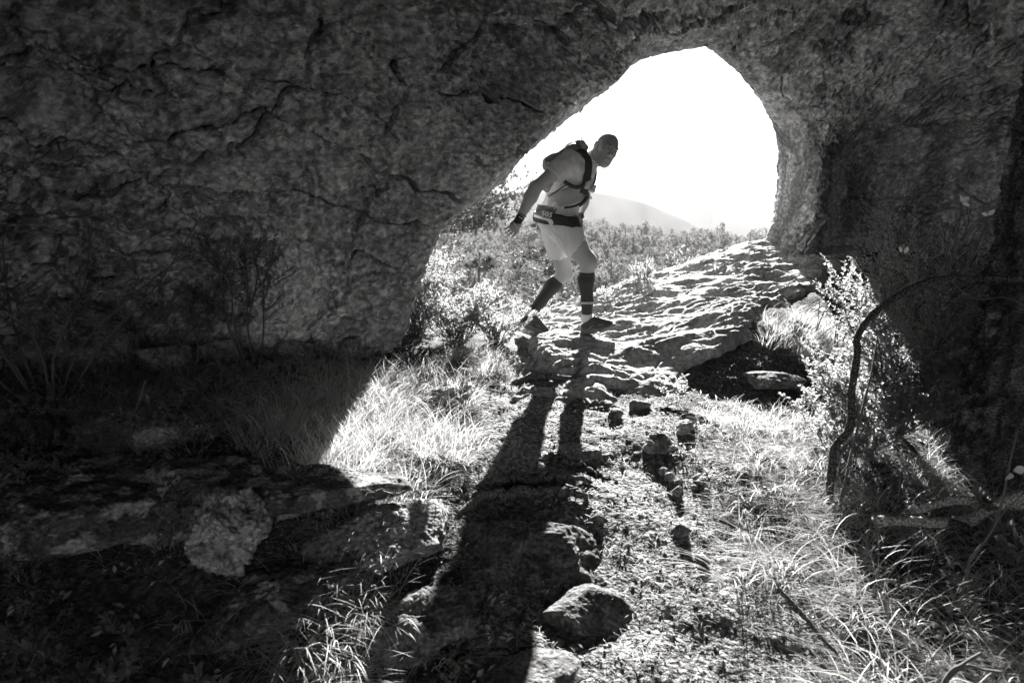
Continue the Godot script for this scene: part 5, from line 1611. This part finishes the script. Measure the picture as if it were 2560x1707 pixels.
func make_right_side() -> void:
	# the bent sapling
	var b := thing("bent_sapling", "lichen-spotted sapling bent into an arch before the dark trunk", "sapling", v3(1.42, ground_y(1.42, -2.42), -2.42))
	stem_of(b, "trunk", [[1.42, 0.05, -2.42], [1.412, 0.25, -2.42], [1.408, 0.4, -2.42], [1.46, 0.5, -2.42], [1.446, 0.67, -2.42], [1.446, 0.83, -2.42], [1.436, 0.9, -2.42], [1.46, 0.985, -2.4], [1.523, 1.06, -2.38], [1.613, 1.135, -2.35], [1.686, 1.164, -2.3], [1.80, 1.172, -2.25], [1.95, 1.176, -2.2], [2.3, 1.2, -2.1]], 0.0175, 0.010, M.bark_stem, 70, 12, 0.45)
	stem_of(b, "twig", [[1.687, 1.165, -2.3], [1.68, 1.25, -2.3], [1.688, 1.37, -2.3], [1.681, 1.451, -2.3]], 0.0035, 0.002, M.twig, 10, 5)
	stem_of(b, "twig", [[1.72, 1.17, -2.3], [1.768, 1.265, -2.3], [1.786, 1.37, -2.3], [1.787, 1.403, -2.3]], 0.0035, 0.002, M.twig, 10, 5)
	stem_of(b, "twig", [[1.652, 1.155, -2.35], [1.599, 1.198, -2.35], [1.52, 1.26, -2.35]], 0.003, 0.0018, M.twig, 8, 5)
	stem_of(b, "twig", [[1.70, 1.155, -2.3], [1.74, 1.11, -2.28], [1.80, 1.09, -2.26], [1.87, 1.10, -2.25], [1.95, 1.07, -2.22]], 0.003, 0.0018, M.twig, 12, 5)
	var o: Vector3 = b.position
	for q in [[1.681, 1.451, -2.3, 0.5, 0.5], [1.681, 1.451, -2.3, -0.4, 0.7], [1.683, 1.445, -2.3, 0.9, -0.2], [1.787, 1.403, -2.3, -0.9, 0.2], [1.787, 1.403, -2.3, 0.6, 0.6], [1.52, 1.26, -2.35, -0.6, 0.6], [1.53, 1.255, -2.35, 0.2, 0.8]]:
		one_leaf(b, M.leaf_pale, v3(q[0], q[1], q[2]) - o, v3(q[3], q[4], 0.2), 0.028, 0.018, v3(0.1, 0.5, 1))
	var t := thing("thin_sapling", "slender leafless sapling rising beside the bent one", "sapling", v3(1.44, ground_y(1.44, -2.36), -2.36))
	stem_of(t, "stem", [[1.43, 0.06, -2.36], [1.445, 0.375, -2.36], [1.468, 0.629, -2.36], [1.481, 0.769, -2.36], [1.483, 0.91, -2.36]], 0.0065, 0.003, M.twig, 20, 6)
	stem_of(t, "twig", [[1.445, 0.36, -2.36], [1.40, 0.30, -2.35], [1.33, 0.21, -2.34]], 0.0035, 0.002, M.twig, 8, 5)
	stem_of(t, "twig", [[1.462, 0.55, -2.36], [1.43, 0.66, -2.36], [1.415, 0.72, -2.36]], 0.003, 0.0018, M.twig, 8, 5)
	# fallen branches
	var f := thing("fallen_branch", "weathered forked branch lying over the grass at the right edge", "branch", v3(1.9, ground_y(1.9, -2.15), -2.15))
	stem_of(f, "limb", [[1.45, 0.155, -2.15], [1.583, 0.150, -2.15], [1.696, 0.145, -2.15], [1.80, 0.150, -2.15], [1.84, 0.155, -2.15], [1.924, 0.215, -2.15], [2.057, 0.265, -2.15], [2.3, 0.3, -2.1]], 0.019, 0.026, M.dead_wood, 40, 10, 0.3)
	stem_of(f, "limb", [[1.59, 0.125, -2.2], [1.66, 0.17, -2.2], [1.72, 0.195, -2.2], [1.831, 0.215, -2.2], [1.98, 0.205, -2.18], [2.1, 0.21, -2.15]], 0.014, 0.02, M.dead_wood, 30, 9, 0.3)
	stem_of(f, "stub", [[1.745, 0.15, -2.14], [1.77, 0.152, -2.11], [1.785, 0.15, -2.09]], 0.018, 0.015, M.bark_stem, 8, 9, 0.3)
	f.position.y += 0.06
	var s := thing("leafy_stem", "thin dark angular stem with round pale leaves before the fallen branch", "sapling", v3(1.6, ground_y(1.6, -1.85), -1.85))
	stem_of(s, "stem", [[1.6, 0.02, -1.85], [1.609, 0.189, -1.85], [1.612, 0.245, -1.85], [1.67, 0.378, -1.85], [1.674, 0.56, -1.85], [1.672, 0.633, -1.85], [1.675, 0.725, -1.85]], 0.0055, 0.0025, M.twig, 26, 6, 0.3)
	stem_of(s, "twig", [[1.655, 0.345, -1.85], [1.70, 0.42, -1.86], [1.76, 0.50, -1.86]], 0.003, 0.002, M.twig, 8, 5)
	o = s.position
	one_leaf(s, M.leaf_pale, v3(1.674, 0.545, -1.85) - o, v3(-0.1, 0.9, 0.4), 0.034, 0.032, v3(0.2, -0.3, 1))
	one_leaf(s, M.leaf_pale, v3(1.70, 0.575, -1.86) - o, v3(0.8, 0.3, 0.2), 0.034, 0.03, v3(0, 0.3, 1))
	one_leaf(s, M.leaf_pale, v3(1.735, 0.60, -1.86) - o, v3(0.4, -0.7, 0.2), 0.03, 0.022, v3(0, 0.3, 1))
	var bl := thing("bare_twig", "blurred bare forked twig rising at the bottom right corner", "twig", v3(1.05, ground_y(1.05, -1.25), -1.25))
	stem_of(bl, "stem", [[1.03, 0.0, -1.25], [1.086, 0.295, -1.25], [1.126, 0.352, -1.25], [1.165, 0.385, -1.25]], 0.005, 0.0035, M.twig, 14, 6)
	stem_of(bl, "stem", [[1.08, 0.28, -1.25], [1.127, 0.346, -1.25], [1.18, 0.335, -1.25], [1.226, 0.328, -1.25]], 0.004, 0.003, M.twig, 12, 6)
	var dead := thing("dead_stick", "short rough dead stick lying in the lower right grass", "stick", v3(0.98, ground_y(0.98, -1.72), -1.72))
	stem_of(dead, "stem", [[0.92, 0.16, -1.80], [0.97, 0.12, -1.74], [1.02, 0.07, -1.66], [1.05, 0.05, -1.62]], 0.009, 0.006, M.root, 14, 7, 0.4)
	# the big trunk at the right edge
	var tree := thing("pine_tree", "dark thick pine trunk with cracked plated bark at the right edge", "tree", v3(2.44, ground_y(2.44, -2.75) - 0.05, -2.75))
	var cells := FastNoiseLite.new()
	cells.seed = 91
	cells.noise_type = FastNoiseLite.TYPE_CELLULAR
	cells.cellular_return_type = FastNoiseLite.RETURN_DISTANCE2_SUB
	cells.frequency = 1.0
	var wob := noise(92, 2.2, 3)
	var fine := noise(93, 18.0, 3)
	var p := PackedVector3Array()
	var c := PackedColorArray()
	var w := 150
	for j in 330:
		var y := 3.4 * j / 329.0
		var rad := 0.185 + 0.07 * exp(-y * 5.0) - 0.012 * y
		for i in w + 1:
			var a := TAU * (i % w) / w
			var d := v3(cos(a), 0, sin(a))
			var q := v3(d.x * 0.18, y, d.z * 0.18) + Vector3.ONE * 0.02 * wob.get_noise_3dv(v3(d.x, y * 4.0, d.z) * 1.6)
			var e := cells.get_noise_3dv(q * v3(15.0, 5.2, 15.0)) + 1.0
			var plate := sst(0.0, 0.42, e)
			var r := rad + 0.028 * plate + 0.008 * fine.get_noise_3dv(q) + 0.02 * wob.get_noise_3dv(q)
			p.append(v3(-0.02 * y * y * 0.6, y, 0) + d * r)
			var l := lerpf(0.05, 0.20, plate) * (1.0 + 0.5 * fine.get_noise_3dv(q * 0.7))
			l = lerpf(l, 0.42, 0.8 * sst(0.28, 0.36, wob.get_noise_3dv(q * 2.6 + v3(5, 1, 2))))
			c.append(Color(l, l, l))
	put("trunk", grid_mesh(p, w + 1, false, c), M.bark, tree)
	var limbs := Soup.new()
	for i in 9:
		var a := rr(0, TAU)
		var y := rr(2.4, 3.2)
		limbs.tube(curve([v3(0, y, 0), v3(cos(a) * 0.7, y + 0.15, sin(a) * 0.7), v3(cos(a) * 1.5, y + 0.1, sin(a) * 1.5)], 6), taper(0.04, 0.012, 7), 6)
	put("limbs", limbs.mesh(), M.bark_stem, tree)

# ------------------------------------------------------------------ trees beyond the arch
func pine_parts(seed_: int, height: float, radius: float, whorls: int, low: float, needle: float, tufts := 5, per := 18, thick := 0.08, slim := 1.0) -> Array:
	var r := RandomNumberGenerator.new()
	r.seed = seed_
	var wood := Soup.new()
	var limbs := Soup.new()
	var green := Soup.new()
	wood.tube(curve([Vector3.DOWN * 0.5, v3(r.randfn() * 0.1, height * 0.4, r.randfn() * 0.1), v3(r.randfn() * 0.15, height, r.randfn() * 0.15)], 12), taper(height * 0.022, height * 0.004, 13), 7)
	for i in whorls:
		var y := lerpf(low, 0.98, (i + r.randf()) / whorls) * height
		var reach := radius * (1.0 - pow(y / height, 2.2)) * r.randf_range(0.55, 1.1) + radius * 0.12
		for k in 4:
			var a := r.randf() * TAU
			var d := Vector3(cos(a), r.randf_range(-0.05, 0.35), sin(a))
			var line := [Vector3.UP * y, Vector3.UP * y + d * reach * 0.5 + Vector3(r.randfn(), r.randfn(), r.randfn()) * 0.05 * reach, Vector3.UP * (y + 0.12 * reach) + d * reach]
			limbs.tube(curve(line, 4), taper(height * 0.003 * slim, height * 0.001 * slim, 5), 4)
			for t in tufts * 2:
				var at := along(line, 2.0 * r.randf_range(0.35, 1.0)) + Vector3(r.randfn(), r.randfn() * 0.6, r.randfn()) * 0.14 * reach
				for n in per:
					var nd := (Vector3(r.randfn(), r.randfn() + 0.5, r.randfn()).normalized() + d * 0.3).normalized()
					var s := nd.cross(Vector3(r.randfn(), r.randfn(), r.randfn())).normalized() * needle * thick
					green.tri(at - s, at + s, at + nd * needle * r.randf_range(0.7, 1.2))
	return [wood.mesh(), limbs.mesh(), green.mesh()]

func pine(called: String, label: String, at: Vector3, parts: Array, m: Material, group := "") -> Node3D:
	var o := thing(called, label, "tree", at, group)
	put("trunk", parts[0], M.twig, o)
	put("limbs", parts[1], M.twig, o)
	stuff(put("crown", parts[2], m, o))
	return o

func crown_parts(seed_: int, height: float, radius: float, lumps: int, leaves: int, size: float, conical := false) -> Array:
	var r := RandomNumberGenerator.new()
	r.seed = seed_
	var wood := Soup.new()
	var green := Soup.new()
	wood.tube(curve([Vector3.DOWN * 0.6, v3(0.05, height * 0.5, 0), v3(0.1, height * 0.85, 0.05)], 5), taper(height * 0.03, height * 0.008, 6), 5)
	for i in lumps:
		var y := r.randf_range(0.28, 0.92)
		var wide := radius * (1.1 - y if conical else sin(PI * clampf(y, 0.1, 0.95)))
		var a := r.randf() * TAU
		var c := v3(cos(a) * wide * r.randf_range(0.3, 0.95), y * height, sin(a) * wide * r.randf_range(0.3, 0.95))
		var rad := radius * r.randf_range(0.22, 0.42)
		wood.tube(PackedVector3Array([v3(0.05, y * height * 0.8, 0), c]), PackedFloat32Array([height * 0.008, height * 0.003]), 3)
		for k in leaves:
			var d := Vector3(r.randfn(), r.randfn() * 0.75 + 0.2, r.randfn()).normalized()
			var at := c + d * rad * r.randf_range(0.6, 1.05)
			var u := Vector3(r.randfn(), r.randfn(), r.randfn()).normalized()
			var s1 := (d * 0.4 + u).normalized() * size * r.randf_range(0.6, 1.2)
			var s2 := s1.cross(d + u * 0.3).normalized() * size * 0.55
			green.quad(at - s1, at - s2, at + s1, at + s2)
	return [wood.mesh(), green.mesh()]

func make_trees() -> void:
	var shaggy := pine("pine_tree", "shaggy pine whose branches reach out past the left wall's edge", v3(-2.3, -3.6, -9.3), pine_parts(601, 8.6, 2.2, 26, 0.3, 0.10, 8, 20, 0.07, 0.6), M.needle)
	# its bough that shows past the wall, thick with needles
	var bough := Soup.new()
	var tassels := Soup.new()
	var from := v3(-2.2, 0.9, -9.3) - shaggy.position
	for i in 46:
		var tip := v3(rr(-0.85, 0.26), 0, rr(-9.6, -8.9))
		tip.y = 1.08 + 0.42 * (tip.x + 0.85) + rr(-0.42, 0.30)
		tip -= shaggy.position
		var mid := from.lerp(tip, 0.6) + v3(0, rr(-0.12, 0.05), 0)
		bough.tube(curve([from, mid, tip], 8), taper(0.022 if i < 4 else 0.007, 0.003, 9), 5)
		for k in 20:
			var at := mid.lerp(tip, rr(0.2, 1.08)) + v3(rng.randfn(), rng.randfn() * 0.7, rng.randfn()) * 0.055
			var d := (tip - mid).normalized()
			for n in 20:
				var nd := (v3(rng.randfn(), rng.randfn() + 0.4, rng.randfn()).normalized() + d * 0.8).normalized()
				var sd := nd.cross(v3(rng.randfn(), rng.randfn(), rng.randfn())).normalized() * 0.0048
				tassels.tri(at - sd, at + sd, at + nd * rr(0.045, 0.085))
	put("bough", bough.mesh(), M.twig, shaggy)
	stuff(put("needles", tassels.mesh(), M.needle, shaggy))
	pine("pine_tree", "slender pine down the slope behind the runner's shorts", v3(0.75, land_y(0.75, -15.0), -15.0), pine_parts(602, 6.6, 1.7, 20, 0.12, 0.15, 6), M.needle)
	pine("pine_tree", "pale feathery pine below the runner's rear hand", v3(-1.0, land_y(-1.0, -17.0), -17.0), pine_parts(603, 6.4, 1.9, 18, 0.15, 0.16, 6), M.needle)
	var kinds := [crown_parts(611, 4.6, 2.1, 16, 46, 0.17), crown_parts(612, 5.2, 1.7, 15, 46, 0.16), crown_parts(613, 6.4, 1.6, 18, 42, 0.15, true), crown_parts(614, 3.4, 1.9, 13, 46, 0.16)]
	# the nearest of the wood one by one
	var near := [
		["rounded oak crown low in the valley behind the runner's knees", 1.6, -24.0, 0], ["bushy tree right of the runner's front knee, low on the slope", 4.2, -27.0, 1], ["spreading tree below the left wall's edge", -3.6, -22.0, 3], ["pointed tree left of the feathery pine", -5.0, -28.0, 2],
		["thick tree filling the gap between the runner's legs", 0.4, -30.0, 0], ["broad crown above the small upright bush", 7.2, -34.0, 0], ["tall conical tree behind the low bright bush", 4.6, -38.0, 2], ["leafy tree at the foot of the pale crag", 8.8, -42.0, 1],
	]
	for q in near:
		var o := thing("oak_tree" if q[3] != 2 else "fir_tree", q[0], "tree", v3(q[1], land_y(q[1], q[2]) - 0.3, q[2]), "trees on the near slope")
		put("trunk", kinds[q[3]][0], M.twig, o)
		stuff(put("crown", kinds[q[3]][1], M.forest, o))
		o.rotation.y = q[1]
	# the wood on the hill
	var wood := Node3D.new()
	wood.name = "forest"
	add_child(wood)
	stuff(wood, "sunlit mixed forest covering the hill beyond the arch", "forest")
	for k in 4:
		var where := []
		for i in (200 if k == 2 else 640):
			var z := -lerpf(32.0, 168.0, pow(rng.randf(), 0.75))
			var x := rr(-0.42, 0.62) * -z + rr(-4, 4)
			var s := rr(0.65, 1.2) * (0.8 if k == 2 else 1.0)
			where.append(Transform3D(Basis.from_euler(v3(0, rr(0, TAU), 0)).scaled(v3(s, s * rr(0.85, 1.2), s)), v3(x, land_y(x, z) - 0.4, z)))
		put_many("trunks", kinds[k][0], M.twig, where, wood)
		put_many("crowns", kinds[k][1], M.forest, where, wood)
	# pale crags in the wood
	var crag := [["pale crag among the trees right of the runner's knees", 6.6, -48.0, v3(2.4, 2.6, 1.6)], ["pale broken crag high on the left of the wooded hill", -6.0, -60.0, v3(3.0, 2.6, 2.0)], ["small pale outcrop on the right flank of the wooded hill", 26.0, -92.0, v3(3.4, 2.6, 2.0)], ["pale cliff in the trees left of the runner's waist", -13.0, -85.0, v3(4.5, 3.4, 2.4)]]
	var n := 0
	for q in crag:
		var o := put("crag", stone_mesh(q[3], 640 + n, 44, 12, 0.34, 0.2), M.stone, null, v3(q[1], land_y(q[1], q[2]) + q[3].y * 0.45, q[2]))
		tag(o, q[0], "rock")
		n += 1
	# a lattice mast on the far ridge
	var mast := thing("radio_mast", "thin lattice mast on the hazy ridge at the right", "mast", v3(229.0, land_y(229.0, -700.0), -700.0))
	var top := -26.5 - mast.position.y
	var legs := Soup.new()
	for i in 4:
		var a := PI * 0.5 * i + 0.4
		legs.tube(PackedVector3Array([v3(cos(a) * 1.1, -1, sin(a) * 1.1), v3(cos(a) * 0.15, top, sin(a) * 0.15)]), PackedFloat32Array([0.14, 0.10]), 4)
	put("frame", legs.mesh(), M.grey_cloth, mast)
	var braces := Soup.new()
	for i in 14:
		var y := top * i / 14.0
		var k := lerpf(1.1, 0.15, i / 14.0)
		for e in 4:
			var a := PI * 0.5 * e + 0.4
			braces.tube(PackedVector3Array([v3(cos(a) * k, y, sin(a) * k), v3(cos(a + PI * 0.5) * k * 0.95, y + top / 14.0, sin(a + PI * 0.5) * k * 0.95)]), PackedFloat32Array([0.06, 0.06]), 3)
	put("braces", braces.mesh(), M.grey_cloth, mast)

func _ready() -> void:
	rng.seed = 7
	# the lens: 21 mm, tipped 14.3 degrees down
	var cam := Camera3D.new()
	cam.name = "camera"
	add_child(cam)
	cam.position = Vector3(0, EYE, 0)
	cam.rotation_degrees = Vector3(-14.3, 0, 0)
	cam.fov = 59.27
	cam.near = 0.05
	cam.far = 9000.0
	var lens := CameraAttributesPhysical.new()
	lens.frustum_focal_length = 21.09
	lens.frustum_focus_distance = 4.4
	lens.frustum_near = 0.05
	lens.frustum_far = 9000.0
	lens.exposure_aperture = 3.2
	cam.attributes = lens
	# sky, haze, exposure
	var sky := ProceduralSkyMaterial.new()
	sky.sky_top_color = grey(0.30)
	sky.sky_horizon_color = grey(0.64)
	sky.sky_curve = 0.2
	sky.ground_bottom_color = grey(0.08)
	sky.ground_horizon_color = grey(0.35)
	var env := Environment.new()
	env.background_mode = Environment.BG_SKY
	env.sky = Sky.new()
	env.sky.sky_material = sky
	env.background_energy_multiplier = 0.48
	env.tonemap_mode = Environment.TONE_MAPPER_LINEAR
	env.tonemap_exposure = 7.0
	env.fog_enabled = true
	env.fog_density = 0.00033
	env.fog_light_color = Color(1, 1, 1)
	env.sdfgi_enabled = true
	env.ssao_enabled = true
	env.ssil_enabled = true
	var we := WorldEnvironment.new()
	we.name = "surroundings"
	we.environment = env
	add_child(we)
	var sun := DirectionalLight3D.new()
	sun.name = "sun"
	sun.light_energy = 1.6
	sun.light_color = Color(1, 0.995, 0.985)
	sun.light_angular_distance = 0.5
	sun.shadow_enabled = true
	# it stands beyond the arch, 26 degrees high and 9 degrees right of straight ahead
	var az := deg_to_rad(SUN_AZ)
	var el := deg_to_rad(SUN_EL)
	var to_sun := Vector3(sin(az) * cos(el), sin(el), -cos(az) * cos(el))
	add_child(sun)
	sun.look_at_from_position(to_sun * 50.0, Vector3.ZERO, Vector3.UP)

	materials()
	make_arch()
	make_ground()
	make_land()
	make_rocks()
	make_runner()
	make_roots()
	make_trees()
	make_right_side()
	make_shrubs()
	make_grass()
